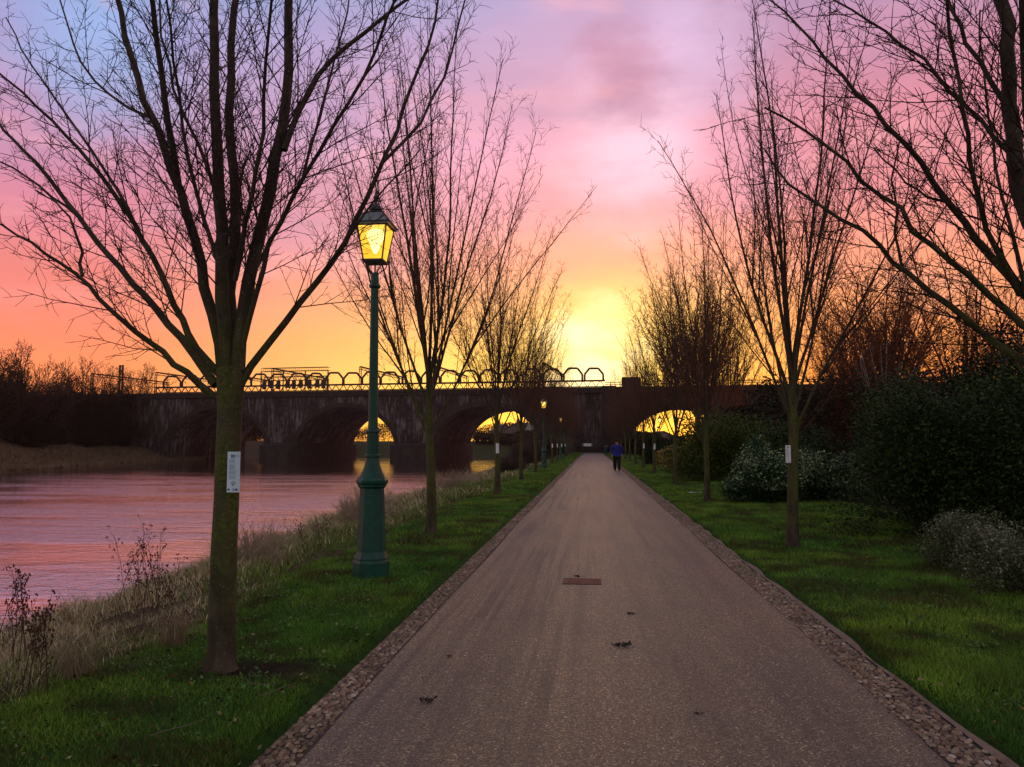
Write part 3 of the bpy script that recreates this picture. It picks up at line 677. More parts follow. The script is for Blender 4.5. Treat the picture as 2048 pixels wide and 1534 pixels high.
# background bare trees
def round_tree(seed, height, spread, trunk_h, nl=9, tr=.02, lvl=2, dens=1.0):
    global rng
    rng = np.random.default_rng(seed); b = Bare(tr=tr); b.sp = height * .022; b.sl = height / 4.5
    b.main.add(np.array([[0, 0, -.5], [0, 0, 0], [.05, 0, trunk_h * .5], [0, 0, trunk_h]]), np.array([.035, .03, .022, .020]) * height * .9, 8)
    for k in range(nl):
        az = k * 2.4 + rng.uniform(-.3, .3); a = R(5 + 52 * ((k + .5) / nl) ** .8) * spread
        L = (height - trunk_h) * (1.0 - .22 * (k / nl)); d = np.array([math.sin(a) * math.cos(az), math.sin(a) * math.sin(az), math.cos(a)])
        pts = branch_pts(np.array([0, 0, trunk_h * rng.uniform(.75, 1.0)]), d, L, 9, .035, .07)
        b.limb(pts, .010 * height, .0018 * height, int(15 * dens), height * .26, lvl, (24, 46), .08, .15, 4)
    return b
rt = [finish_tree('park_tree', round_tree(31, 20, .95, 4.5, 18, .032, 2, 1.35), (0, 0, 0), 0, '', 'bare trees behind the shrubs', mat=FARBARK, tmat=FARBARK),
      finish_tree('park_tree', round_tree(32, 18, .8, 3.0, 13, .022, 2, .85), (0, 0, 0), 0, '', 'bare trees behind the shrubs', mat=FARBARK, tmat=FARBARK),
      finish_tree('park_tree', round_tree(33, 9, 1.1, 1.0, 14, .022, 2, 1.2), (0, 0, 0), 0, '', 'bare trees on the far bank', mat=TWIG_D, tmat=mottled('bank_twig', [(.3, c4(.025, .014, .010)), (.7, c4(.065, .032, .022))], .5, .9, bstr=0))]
used_rt = [False] * 3
TOPZ = [max(v[2] for v in o.children[-1].bound_box) * .97 for o in rt]
def put_tree(kind, px, top_py, Y, label, h_base, group='bare trees behind the shrubs', rz=None, sx=1.0):
    o = rt[kind] if not used_rt[kind] else copy_tree(rt[kind]); used_rt[kind] = True
    p = at_y(px, top_py, Y); gz = float(ground_z(p[0], Y)); s_ = (p[2] - gz) / TOPZ[kind]
    o.location = (p[0], Y, gz); o.rotation_euler = (0, 0, random.uniform(0, 6.28) if rz is None else rz); o.scale = (s_ * sx, s_ * sx, s_)
    o['label'] = label; o['group'] = group; return o
put_tree(0, 1765, 535, 100, 'big round headed bare tree standing dark against the orange sky', 20, sx=.9)
put_tree(1, 1930, 565, 95, 'broad bare tree on the skyline above the dark evergreen', 18, sx=1.05)
put_tree(1, 2060, 560, 90, 'bare tree cut by the right edge behind the evergreen', 18, sx=1.0)
put_tree(0, 1690, 640, 122, 'smaller bare tree just left behind the big round headed tree', 20, sx=.8)
put_tree(1, 1455, 610, 105, 'thin bare tree behind the right row above the bridge', 18, sx=.7)
put_tree(0, 1390, 560, 118, 'tall bare tree behind the far end of the right row', 20, sx=.7)
for k, (px, ty, Y, lab) in enumerate(((30, 700, 118, 'tallest bare tree at the left edge of the far bank'), (-30, 715, 112, 'bare tree cut by the left edge on the far bank'),
        (75, 735, 125, 'lower bare tree right of the tallest on the far bank'), (165, 728, 150, 'bare tree left of the twin mast on the far bank'),
        (195, 735, 150, 'bare crowned tree beside the twin mast on the far bank'), (285, 740, 190, 'small bare tree behind the first gantry'))):
    put_tree(2, px, ty, Y, lab, 9, 'bare trees on the far bank')
# pale multi stemmed birch
rng = np.random.default_rng(5); bb = Bare(tr=.02); bb.sp = .5; bb.sl = 2
for k in range(8):
    a = R(rng.uniform(4, 16)); z_ = rng.uniform(0, 6.28)
    bb.limb(branch_pts(np.array([rng.uniform(-.4, .4), rng.uniform(-.4, .4), 0]), np.array([math.sin(a) * math.cos(z_), math.sin(a) * math.sin(z_), math.cos(a)]), rng.uniform(7.5, 10), 8, .02, .05), .07, .015, 9, 1.6, 1, (18, 34), .1, .2, 5)
PALE = mottled('pale_birch_bark', [(.3, c4(.12, .10, .10)), (.7, c4(.30, .26, .27))], 1, .8, bstr=0)
p = at_y(1772, 800, 62)
finish_tree('birch_tree', bb, (p[0], 62, 0), 0, 'pale multi stemmed birch rising behind the dark shrubs', None, mat=PALE, tmat=PALE)

# ------------------------------------------------------------------ shrubs
def leaf_arrays(C, size, spread_up=.4, aspect=.45):
    B = len(C); nrm = rng.normal(0, 1, (B, 3)); nrm[:, 2] = np.abs(nrm[:, 2]) + spread_up; nrm /= np.linalg.norm(nrm, axis=1, keepdims=True)
    r = rng.normal(0, 1, (B, 3)); u = np.cross(nrm, r); u /= np.linalg.norm(u, axis=1, keepdims=True); v = np.cross(nrm, u)
    s = (size * rng.uniform(.6, 1.35, B))[:, None]
    V = np.stack([C - u * s, C + v * s * aspect - nrm * s * .12, C + u * s, C - v * s * aspect - nrm * s * .12], 1)
    f = np.arange(B * 4).reshape(-1, 4); return V.reshape(-1, 3), [f[:, [0, 1, 2]], f[:, [0, 2, 3]]]
def bush_points(n, w, d, h, lumps, seed):
    g = np.random.default_rng(seed); c = []
    for k in range(lumps):
        a = g.uniform(0, 6.28); rr = g.uniform(0, .62) ** .6; zc = g.uniform(.18, .78)
        k_ = math.sqrt(max(.1, 1 - (zc - .3) ** 2 * 1.3)); c.append((rr * math.cos(a) * k_ * w, rr * math.sin(a) * k_ * d, zc * h, g.uniform(.24, .40)))
    c = np.array(c); i = g.integers(0, lumps, n); v = g.normal(0, 1, (n, 3)); v /= np.linalg.norm(v, axis=1, keepdims=True)
    rad = (g.random(n) ** .38)[:, None]; P = c[i, :3] + v * rad * np.stack([c[i, 3] * w * 1.2, c[i, 3] * d * 1.2, c[i, 3] * h * 1.15], 1) * (1 + g.normal(0, .07, (n, 1)))
    P[:, 2] = np.where(P[:, 2] < .03, np.abs(P[:, 2]) * .5 + .03, P[:, 2]); return P
def bush(name, x, y, w, d, h, n, leaf, cols, label, group=None, seed=1, lumps=14, stems=7, z=None, stem_r=.02, cat='shrub', pale=0.0, palecol=(.5, .5, .4)):
    global rng
    rng = np.random.default_rng(seed + 500); gz = float(ground_z(x, y)) if z is None else z
    root = empty(name, (x, y, gz), 0, label, cat, group)
    P = bush_points(n, w, d, h, lumps, seed); V, F = leaf_arrays(P, leaf); lm = SCRUB if name in ('scrub_bush', 'thicket_shrub', 'dark_hedge', 'holly_tree', 'russet_tree') else LEAF
    cols = np.array(cols); t = cols[rng.integers(0, len(cols), n)] * rng.uniform(.6, 1.3, (n, 1))
    if pale:
        k = (rng.random(n) < pale * (.3 + 1.4 * vnoise(P[:, 0] * 2.5 + 7, P[:, 2] * 2.5)) * (P[:, 2] > h * .3)); t[k] = np.array(palecol) * rng.uniform(.7, 1.1, (k.sum(), 1))
    np_mesh('foliage', V, F, lm, root, tint=np.repeat(t, 4, 0))
    T = Tubes()
    for k in range(stems):
        q = P[rng.integers(0, n)] * np.array([.75, .75, .9]); s0 = np.array([q[0] * .15, q[1] * .15, -.05]); T.add(np.array([s0, s0 * .5 + q * .5 * np.array([.8, .8, 1.]), q]), np.array([stem_r, stem_r * .6, stem_r * .3]), 4)
    T.build('stem', TWIG_D, root); return root
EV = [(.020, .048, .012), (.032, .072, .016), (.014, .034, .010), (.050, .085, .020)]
G = 'evergreen shrubs right of the lawn'
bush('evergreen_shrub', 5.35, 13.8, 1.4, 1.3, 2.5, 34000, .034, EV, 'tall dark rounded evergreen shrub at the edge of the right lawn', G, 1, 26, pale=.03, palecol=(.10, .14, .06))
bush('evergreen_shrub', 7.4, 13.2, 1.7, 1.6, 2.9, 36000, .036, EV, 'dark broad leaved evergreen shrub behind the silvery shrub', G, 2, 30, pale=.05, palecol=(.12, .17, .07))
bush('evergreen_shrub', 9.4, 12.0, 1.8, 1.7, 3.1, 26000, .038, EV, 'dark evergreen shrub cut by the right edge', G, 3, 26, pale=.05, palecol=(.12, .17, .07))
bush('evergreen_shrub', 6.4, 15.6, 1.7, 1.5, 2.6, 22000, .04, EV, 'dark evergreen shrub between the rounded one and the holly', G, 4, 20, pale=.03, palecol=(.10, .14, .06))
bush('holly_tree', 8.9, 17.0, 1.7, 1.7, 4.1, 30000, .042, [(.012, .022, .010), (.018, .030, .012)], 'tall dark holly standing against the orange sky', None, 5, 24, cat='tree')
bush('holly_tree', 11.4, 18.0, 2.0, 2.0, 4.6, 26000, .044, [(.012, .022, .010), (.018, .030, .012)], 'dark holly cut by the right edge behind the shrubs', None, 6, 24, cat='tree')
S_ = [(.10, .12, .065), (.17, .19, .12), (.05, .065, .03)]
SV1 = on_plane(1925, 1135, .03); SV2 = on_plane(2030, 1190, .03)
bush('silvery_shrub', SV1[0], SV1[1], .52, .45, .75, 12000, .017, S_, 'low silvery leaved shrub, left of the pair at the lawn edge', 'low silvery shrubs', 7, 14, stem_r=.006, pale=.3, palecol=(.30, .33, .23))
bush('silvery_shrub', SV2[0], SV2[1], .58, .5, .72, 14000, .016, S_, 'low silvery leaved shrub, nearest at the right edge of the lawn', 'low silvery shrubs', 8, 16, stem_r=.006, pale=.35, palecol=(.32, .35, .25))
RH = [(.022, .070, .032), (.035, .095, .040), (.016, .045, .022)]
bush('laurel_shrub', 4.4, 21.5, 1.15, 1.0, 1.25, 15000, .040, RH, 'glossy laurel with pale leaf tips left behind the noticed tree', 'laurels by the right lawn', 9, 18, pale=.30, palecol=(.36, .50, .26))
bush('laurel_shrub', 6.5, 22.5, 1.4, 1.1, 1.35, 17000, .040, RH, 'glossy laurel with pale leaf tips right of the noticed tree', 'laurels by the right lawn', 10, 18, pale=.30, palecol=(.36, .50, .26))
bush('laurel_shrub', 4.9, 24.6, .9, .9, 1.75, 9000, .042, RH, 'upright laurel with pale tips behind the two low laurels', 'laurels by the right lawn', 11, 14, pale=.25, palecol=(.36, .50, .26))
OL = [(.060, .105, .012), (.090, .135, .016), (.040, .070, .012)]
bush('olive_shrub', 5.2, 33.5, 2.4, 1.8, 2.7, 22000, .06, OL, 'broad olive green shrub behind the laurels', None, 12, 24)
bush('olive_shrub', 7.8, 31.0, 2.2, 1.8, 2.2, 12000, .06, EV, 'dark shrub right of the olive green one', None, 13, 18)
bush('golden_shrub', 4.5, 45.5, 1.1, .9, 1.35, 6000, .055, [(.40, .30, .08), (.50, .38, .12), (.26, .20, .06)], 'yellow leaved low shrub between trunks of the right row', None, 14, 12)
bush('dark_shrub', 5.0, 36.5, 1.3, 1.1, .9, 8000, .05, [(.035, .03, .02), (.03, .035, .015)], 'low brownish shrub in front of the yellow leaved one', None, 15, 12)
bush('dark_shrub', 8.2, 40.0, 2.3, 1.8, 2.3, 10000, .08, EV, 'dark shrub behind the olive green shrub', None, 16, 16)
bush('dark_hedge', 5.4, 62.0, 1.9, 6.0, 1.5, 16000, .07, [(.02, .035, .015), (.015, .025, .012)], 'long dark hedge behind the far trunks of the right row', None, 17, 22)
bush('dark_hedge', 7.0, 84.0, 2.4, 9.0, 2.3, 16000, .10, [(.02, .03, .015), (.015, .025, .012)], 'far dark hedge near the bridge on the right', None, 18, 22)
# russet small tree with clinging leaves
rr = bush('russet_tree', 9.6, 29.0, 1.6, 1.5, 4.4, 9000, .045, [(.075, .032, .018), (.05, .024, .016)], 'small tree with clinging russet leaves behind the laurels', None, 19, 20, stems=26, stem_r=.05, cat='tree')
for k, (x, y, w, h, lab) in enumerate(((14, 26, 3.2, 3.0, 'dark thicket shrub right behind the russet tree'), (19, 34, 5, 4.5, 'large dark thicket shrub far right'), (14, 46, 5, 4.6, 'dark thicket shrub below the pale birch'),
        (26, 55, 7, 6.5, 'largest dark thicket shrub behind the holly'), (20, 70, 7, 6.5, 'dark thicket shrub under the big round headed tree'), (13, 66, 3.5, 3.5, 'dark thicket shrub left of the birch'),
        (32, 85, 9, 8.5, 'dark thicket shrub below the skyline trees'), (17, 95, 5, 5.5, 'dark thicket shrub beside the right arch'))):
    bush('thicket_shrub', x, y, w, w * .8, h, 14000, .05 + .0022 * y, [(.030, .028, .020), (.022, .032, .018), (.042, .030, .024)], lab, 'dark thicket shrubs', 30 + k, 20, stems=40, stem_r=.04)
# far bank scrub
fb = [(28, 712, 112, 7), (85, 765, 118, 6), (140, 752, 122, 6), (195, 768, 124, 6), (240, 762, 127, 5), (285, 795, 131, 4.5), (-40, 745, 105, 8), (55, 830, 103, 5), (160, 840, 110, 5), (235, 840, 118, 4.5)]
pos = ['tall', 'rounded', 'dense', 'broad', 'sloping', 'lowest', 'cut off', 'front', 'front middle', 'front right']
where = ['under the tallest bare tree', 'right of the tallest bare tree', 'left of the twin mast', 'below the twin mast', 'right of the twin mast', 'against the left end of the bridge', 'at the left edge of the photo',
         'by the left shore', 'below the twin mast', 'left of the bridge end']
for k, (px, ty, Y, w) in enumerate(fb):
    p = at_y(px, ty, Y)
    while p[0] > float(far_x(Y)) - 6.5 - w * .75 and Y < 180: Y += 1.5; p = at_y(px, ty, Y)
    gz = float(ground_z(p[0], Y))
    bush('scrub_bush', p[0], Y, w, w * .7, (p[2] - gz) * .98, 15000, .15, [(.024, .019, .014), (.016, .020, .011), (.032, .022, .015)], '%s dark scrub bush on the far bank, %s' % (pos[k], where[k]), 'scrub on the far bank', 50 + k, 18, stems=90, stem_r=.05)
# river side dry bushes near the water
for k, (x, y, w, h, lab) in enumerate(((-6.6, 15.5, 1.0, .9, 'pale dry bush on the bank behind the lamp post base'), (-5.6, 20.0, .9, .8, 'brown dry bush on the bank before the third river side trunk'),
        (-7.6, 27.0, 1.3, 1.1, 'grey dry bush at the water edge beyond the second trunk'), (-6.0, 36.0, 1.4, 1.1, 'dry bush on the bank by the fourth trunk'),
        (-5.3, 52.0, 1.3, 1.3, 'dark bare bush just behind the second lamp post'), (-5.6, 70.0, 1.7, 2.2, 'brown bush behind the eighth river side trunk'), (-7.2, 97.0, 2.4, 3.0, 'brown bush nearest the bridge on the near bank'))):
    rng = np.random.default_rng(80 + k); gz = float(ground_z(x, y)); root = empty('dry_bush', (x, y, gz - .03), 0, lab, 'bush', 'dry bushes on the near bank')
    T = Tubes(); big = k > 3
    for j in range(240 if not big else 420):
        a = rng.uniform(0, 6.28); r0 = rng.uniform(0, .7) * w; p0 = np.array([r0 * math.cos(a), r0 * math.sin(a), 0]); dd = np.array([math.cos(a) * .35, math.sin(a) * .35, 1]) + rng.normal(0, .25, 3)
        L = h * rng.uniform(.5, 1.1) * (1 - .35 * (r0 / w)); pts = branch_pts(p0, dd, L, 5, 0, .14); tr_ = .003 + y * .00016
        T.add(pts, np.linspace(tr_, tr_ * .5, 5), 3)
        for m in range(6):
            q, t, i = along(pts, rng.uniform(.25, .98)); T.add(branch_pts(q, side_dir(t, R(rng.uniform(20, 60)), rng.uniform(0, 6.28)), L * rng.uniform(.15, .35), 3, .05, .15), np.array([tr_ * .6, tr_ * .5, tr_ * .4]), 3)
    mt = mottled('dry_stem', [(.3, c4(.20, .155, .10)), (.7, c4(.50, .42, .28))], 1.2, .9, bstr=0) if not big else mottled('brown_stem', [(.3, c4(.035, .024, .018)), (.7, c4(.09, .06, .045))], 1.0, .9, bstr=0)
    T.build('stem', mt, root)

# dead weeds with seed heads (foreground)
WEED = mottled('dead_weed', [(.3, c4(.040, .020, .014)), (.7, c4(.095, .050, .034))], 4, .9, bstr=0)
def weed(x, y, h, n, lab, seed):
    global rng
    rng = np.random.default_rng(seed); root = empty('dead_weed', (x, y, float(ground_z(x, y)) - .02), 0, lab, 'plant', 'dead weeds on the river bank')
    T = Tubes(); Hd = Tubes()
    for j in range(n):
        a = rng.uniform(0, 6.28); p0 = np.array([.12 * rng.normal(), .12 * rng.normal(), 0]); L = h * rng.uniform(.6, 1.05)
        pts = branch_pts(p0, np.array([.18 * math.cos(a), .18 * math.sin(a), 1]), L, 7, 0, .05); T.add(pts, np.linspace(.0045, .002, 7), 4)
        for m in range(11):
            q, t, i = along(pts, .35 + .64 * (m + rng.random()) / 11); l2 = rng.uniform(.06, .2) * h / 1.1
            e = branch_pts(q, side_dir(t, R(rng.uniform(25, 55)), rng.uniform(0, 6.28)), l2, 3, .15, .1); T.add(e, np.array([.002, .0016, .0012]), 3)
            for u_ in range(3):
                c0 = e[-1] + rng.normal(0, .010, 3); T.add(np.array([c0 - [0, 0, .008], c0, c0 + [0, 0, .009]]), np.array([.002, .007, .001]), 5)
    T.build('stem', WEED, root)
for k, (px, py, z_, h, n, lab) in enumerate(((300, 1280, -.75, 1.15, 7, 'tallest dead brown weed left of the big trunk'), (262, 1270, -.8, .95, 6, 'dead weed clump just left of the tallest weed'), (60, 1400, -.75, .9, 6, 'dead branching weed near the left edge'),
        (340, 1300, -.5, .7, 5, 'short dead weed between the tallest weed and the big trunk'), (20, 1440, -.6, .8, 5, 'dead weed in the bottom left corner'), (600, 1160, -.5, .7, 5, 'dead weed between the big trunk and the lamp post'),
        (848, 1060, -.4, 1.0, 3, 'single dark stalk left of the second trunk'), (105, 1500, -.3, .55, 4, 'low dead weed at the bottom left'))):
    p = on_plane(px, py, z_); weed(p[0], p[1], h, n, lab, 200 + k)
# straw tussocks
for k, (px, py, z_, s_, lab) in enumerate(((345, 1345, -.18, .30, 'arching tuft of pale straw just left of the big trunk'), (150, 1440, -.25, .28, 'arching tuft of straw near the bottom left'), (560, 1180, -.5, .34, 'pale tussock between big trunk and lamp post'),
        (545, 1120, -1.2, .5, 'pale tussock at the water edge behind the big trunk'), (650, 1085, -1.1, .5, 'pale tussock at the water edge left of the lamp post'))):
    rng = np.random.default_rng(300 + k); p = on_plane(px, py, z_); gz = float(ground_z(p[0], p[1])); n = 110; T = Tubes()
    for j in range(n):
        a = rng.uniform(0, 6.28); L = s_ * rng.uniform(.6, 1.3); e = rng.uniform(.3, 1.0); q = np.array([.05 * rng.normal(), .05 * rng.normal(), 0])
        d_ = np.array([math.cos(a) * e, math.sin(a) * e, 0]) * L; T.add(np.array([q, q + d_ * .35 + [0, 0, L * .6], q + d_ * .8 + [0, 0, L * .72], q + d_ * 1.25 + [0, 0, L * .35]]), np.array([.0022, .0018, .0014, .0006]), 3)
    o = T.build('straw_tussock', mottled('straw', [(.3, c4(.15, .11, .06)), (.7, c4(.36, .29, .18))], 3, .8, bstr=0)); o.location = (p[0], p[1], gz); tag(o, lab, 'tussock', 'straw tussocks')

# ------------------------------------------------------------------ lamp posts
def lamp_post(detail=True):
    root = empty('lamp_post', (0, 0, 0), 0, '', 'lamp post', 'green lamp posts along the path')
    r8 = R(22.5)
    MB().lathe([(.215, -.1), (.212, .17), (.200, .20), (.200, .22), (.185, .25), (.172, .28), (.168, .30), (.140, 1.00), (.140, 1.02), (.165, 1.045), (.165, 1.06), (.185, 1.085), (.188, 1.115), (.176, 1.13), (.168, 1.15)], 8, r8).build('pedestal', IRON, root)
    MB().lathe([(.160, 1.13), (.150, 1.16), (.118, 1.22), (.092, 1.29), (.080, 1.35), (.078, 1.38), (.088, 1.39), (.088, 1.41), (.079, 1.42)], 24).build('bell_moulding', IRON, root, True)
    pf = [(.074, 1.42)]
    # fluted lower shaft
    mb = MB(); n = 48; vs = []; fs = []
    for i, z in enumerate((1.42, 1.68)):
        for k in range(n):
            r_ = (.072 if z < 1.5 else .066) * (1 - .07 * (k % 3 == 0)); a = 2 * math.pi * k / n; vs.append((r_ * math.cos(a), r_ * math.sin(a), z))
    fs = [(k, (k + 1) % n, n + (k + 1) % n, n + k) for k in range(n)]
    mb.add(vs, fs).build('fluted_shaft', IRON, root, True)
    MB().lathe([(.066, 1.665), (.080, 1.675), (.080, 1.695), (.060, 1.71), (.056, 1.80), (.046, 3.36), (.046, 3.39), (.066, 3.405), (.070, 3.42), (.066, 3.435), (.046, 3.45), (.044, 3.58)], 24).build('shaft', IRON, root, True)
    cr = MB()
    for k in range(4):
        a = R(45 + 90 * k); c_, s_ = math.cos(a), math.sin(a)
        cr.path([(c_ * .035, s_ * .035, 3.56), (c_ * .07, s_ * .07, 3.60), (c_ * .135, s_ * .135, 3.645), (c_ * .155, s_ * .155, 3.68), (c_ * .15, s_ * .15, 3.72), (c_ * .128, s_ * .128, 3.72)], .014)
    cr.bar((0, 0, 3.56), (0, 0, 3.72), .02, .02, 6); cr.build('cradle', IRON_K, root)
    z0, z1, w0, w1 = 3.72, 4.13, .112, .175
    lt = MB(); lt.box(-w0 - .015, w0 + .015, -w0 - .015, w0 + .015, z0 - .02, z0 + .012, .006)
    for sx, sy in ((1, 1), (1, -1), (-1, -1), (-1, 1)): lt.bar((sx * w0, sy * w0, z0), (sx * w1, sy * w1, z1), .014)
    for a, b_ in (((-1, -1), (1, -1)), ((1, -1), (1, 1)), ((1, 1), (-1, 1)), ((-1, 1), (-1, -1))): lt.bar((a[0] * w1, a[1] * w1, z1), (b_[0] * w1, b_[1] * w1, z1), .018)
    lan = lt.build('lantern', IRON_K, root)
    for a, b_ in (((-1, -1), (1, -1)), ((1, -1), (1, 1)), ((1, 1), (-1, 1)), ((-1, 1), (-1, -1))):
        i0, i1 = w0 - .004, w1 - .004; nx_, ny_ = (a[0] + b_[0]) / 2 * .003, (a[1] + b_[1]) / 2 * .003
        o_ = [(a[0] * i0, a[1] * i0, z0 + .012), (b_[0] * i0, b_[1] * i0, z0 + .012), (b_[0] * i1, b_[1] * i1, z1 - .008), (a[0] * i1, a[1] * i1, z1 - .008)]
        MB().add(o_ + [(x - nx_, y - ny_, z) for x, y, z in o_], [(0, 1, 2, 3), (7, 6, 5, 4), (0, 4, 5, 1), (1, 5, 6, 2), (2, 6, 7, 3), (3, 7, 4, 0)]).build('pane', GLASS_LIT, lan)
    MB().lathe([(.012, 3.82), (.040, 3.86), (.062, 3.93), (.095, 4.00), (.112, 4.06), (.08, 4.10), (.01, 4.11)], 16).build('bulb', BULB, lan, True)
    rf = MB(); e = .215; t_ = .105
    vs = [(-e, -e, z1 + .005), (e, -e, z1 + .005), (e, e, z1 + .005), (-e, e, z1 + .005), (-e, -e, z1 + .03), (e, -e, z1 + .03), (e, e, z1 + .03), (-e, e, z1 + .03), (-t_, -t_, 4.30), (t_, -t_, 4.30), (t_, t_, 4.30), (-t_, t_, 4.30)]
    fs = [(3, 2, 1, 0)] + [(k, (k + 1) % 4, 4 + (k + 1) % 4, 4 + k) for k in range(4)] + [(4 + k, 4 + (k + 1) % 4, 8 + (k + 1) % 4, 8 + k) for k in range(4)] + [(8, 9, 10, 11)]
    rf.add(vs, fs).build('lantern_roof', SLATE, root)
    rd = MB()
    for k in range(4): rd.bar(vs[4 + k], vs[8 + k], .012); rd.bar(vs[8 + k], vs[8 + (k + 1) % 4], .014); rd.bar(vs[4 + k], vs[4 + (k + 1) % 4], .014)
    rd.build('roof_rim', IRON_K, root)
    MB().lathe([(.062, 4.295), (.060, 4.335), (.075, 4.345), (.078, 4.355), (.068, 4.39), (.04, 4.42), (.018, 4.435), (.014, 4.45), (.020, 4.462), (.034, 4.49), (.036, 4.505), (.022, 4.53), (.012, 4.545), (.012, 4.56), (.016, 4.568), (.004, 4.59)], 20).build('finial', IRON_K, root, True)
    return root
def glass_lit():
    m, t, b = new_mat('warm_lantern_glass')
    col = ramp(t, noise(t, 7, 3), [(.35, lin(255, 184, 44)), (.65, lin(255, 206, 70))])
    e = N(t, 'ShaderNodeEmission'); t.links.new(col, e.inputs[0]); e.inputs[1].default_value = 1.35
    tr = N(t, 'ShaderNodeBsdfTransparent'); tr.inputs[0].default_value = (1, .95, .8, 1)
    mx = N(t, 'ShaderNodeMixShader'); mx.inputs[0].default_value = .30; t.links.new(e.outputs[0], mx.inputs[1]); t.links.new(tr.outputs[0], mx.inputs[2])
    t.links.new(mx.outputs[0], t.nodes['Material Output'].inputs[0]); return m
GLASS_LIT = glass_lit()
lp0 = lamp_post()
pl1 = on_plane(742, 1157, 0.0)
lamps = [(pl1[0], pl1[1], 'green lamp post with lit lantern, nearest of all, beside the path'), (-2.93, 49.0, 'green lamp post, second along the river side row'),
         (-3.1, 80.0, 'green lamp post, third along the river side row'), (-3.4, 109.0, 'green lamp post, fourth and farthest on the river side'),
         (6.9, 83.0, 'green lamp post right of the path, nearer of two'), (10.6, 131.0, 'green lamp post right of the path, close to the bridge')]
for k, (x, y, lab) in enumerate(lamps):
    o = lp0 if k == 0 else copy_tree(lp0); o.location = (x, y, float(ground_z(x, y))); o['label'] = lab; o.scale = (1, 1, .992)
    pd = bpy.data.lights.new('lamp_light', 'POINT'); pd.energy = 28; pd.color = (1, .68, .28); pd.shadow_soft_size = .05
    po = bpy.data.objects.new('lamp_light', pd); COL.objects.link(po); po.parent = o; po.location = (0, 0, 3.80 if False else 4.10)
    po.location = (0, 0, 3.79)

# ------------------------------------------------------------------ notices on trunks
PAPER = mottled('laminated_paper', [(.3, c4(.50, .70, .88)), (.7, c4(.66, .80, .92))], 5, .35, bstr=0, spec=.5)
PAPER_W = mottled('white_paper', [(.3, c4(.70, .73, .78)), (.7, c4(.82, .84, .86))], 5, .4, bstr=0, spec=.5)
INK = mottled('ink', [(.3, c4(.02, .025, .04)), (.7, c4(.04, .05, .07))], 5, .5, bstr=0)
GREY_INK = mottled('grey_ink', [(.3, c4(.16, .20, .30)), (.7, c4(.22, .27, .38))], 5, .5, bstr=0)
def notice(p, rz, w, h, mat, lab, text=True, tilt=0.0):
    """a laminated sheet bent round the trunk, p = centre of the sheet"""
    root = empty('notice', tuple(p), rz, lab, 'notice', 'notices fixed to trunks'); root.rotation_euler = (tilt, 0, rz)
    r = .09; n = 8; vs = []; fs = []
    def s2(x, z, off=0.0): a = x / r; return (math.sin(a) * (r + off), -(math.cos(a) * (r + off)) + r, z)
    for i in range(n + 1):
        x = -w / 2 + w * i / n; vs += [s2(x, -h / 2), s2(x, h / 2), s2(x, -h / 2, -.002), s2(x, h / 2, -.002)]
    for i in range(n): a, b_ = i * 4, i * 4 + 4; fs += [(a, b_, b_ + 1, a + 1), (a + 2, a + 3, b_ + 3, b_ + 2)]
    MB().add(vs, fs).build('sheet', mat, root)
    if text:
        ink = MB(); gi = MB()
        def rect(m, x0, x1, z0, z1):
            k = 4; vs = []; fs = []
            for i in range(k + 1): x = x0 + (x1 - x0) * i / k; vs += [s2(x, z0, .0012), s2(x, z1, .0012)]
            for i in range(k): fs.append((2 * i, 2 * i + 2, 2 * i + 3, 2 * i + 1))
            m.add(vs, fs)
        def hw(a, b_, c_, d_, m): rect(m, -w / 2 + w * a, -w / 2 + w * b_, h / 2 - h * d_, h / 2 - h * c_)
        for a in (.30, .40, .50): hw(a, a + .08, .075, .105, ink); hw(a, a + .08, .115, .150, ink)
        for a in (.62, .70, .78, .86): hw(a, a + .05, .08, .09, gi); hw(a, a + .05, .10, .11, gi); hw(a, a + .05, .125, .135, gi)
        g_ = random.Random(3)
        for blk in ((.19, .27, .6), (.32, .43, .62), (.48, .56, .7), (.60, .67, .68)):
            z = blk[0]
            while z < blk[1]:
                a = .16
                while a < blk[2]: l = g_.uniform(.04, .11); hw(a, min(a + l, blk[2]), z, z + .008, gi); a += l + .02
                z += .018
        for z in (.30, .455, .585, .685): hw(.08, .92, z, z + .003, gi)
        hw(.42, .62, .735, .75, ink); hw(.36, .42, .75, .80, gi); hw(.62, .68, .75, .80, gi); hw(.46, .50, .77, .84, ink); hw(.54, .58, .77, .84, gi)
        hw(.08, .26, .91, .95, ink); hw(.50, .60, .90, .96, gi); hw(.68, .84, .91, .955, ink)
        ink.build('print', INK, root); gi.build('print', GREY_INK, root)
    return root
pn = at_y(467, 944, Y1 - .085); notice((pn[0], pn[1] - .004, pn[2]), R(12), .088, .275, PAPER, 'blue white laminated notice on the big left foreground trunk', tilt=0)
xr, yr = rowx_r(12.35), 12.35
notice((xr - .055, yr - .078, 1.40), R(-32), .08, .26, PAPER_W, 'white paper notice on the nearest whole trunk of the right lawn')
for k, (x, y, lab) in enumerate(((rowx_l(24), 24, 'white notice on the third trunk of the river side row'), (rowx_l(61), 61, 'white notice on the seventh river side trunk'), (rowx_l(70), 70, 'white notice on the eighth river side trunk'),
        (rowx_l(80), 80, 'white notice on the ninth river side trunk'), (rowx_l(90), 90, 'white notice on the tenth river side trunk'), (rowx_r(42), 42, 'white notice on the fifth trunk of the right row'), (rowx_r(51), 51, 'white notice on the sixth trunk of the right row'))):
    notice((x + .02, y - .105, 1.42), R(5), .10, .30, PAPER_W, lab, False)

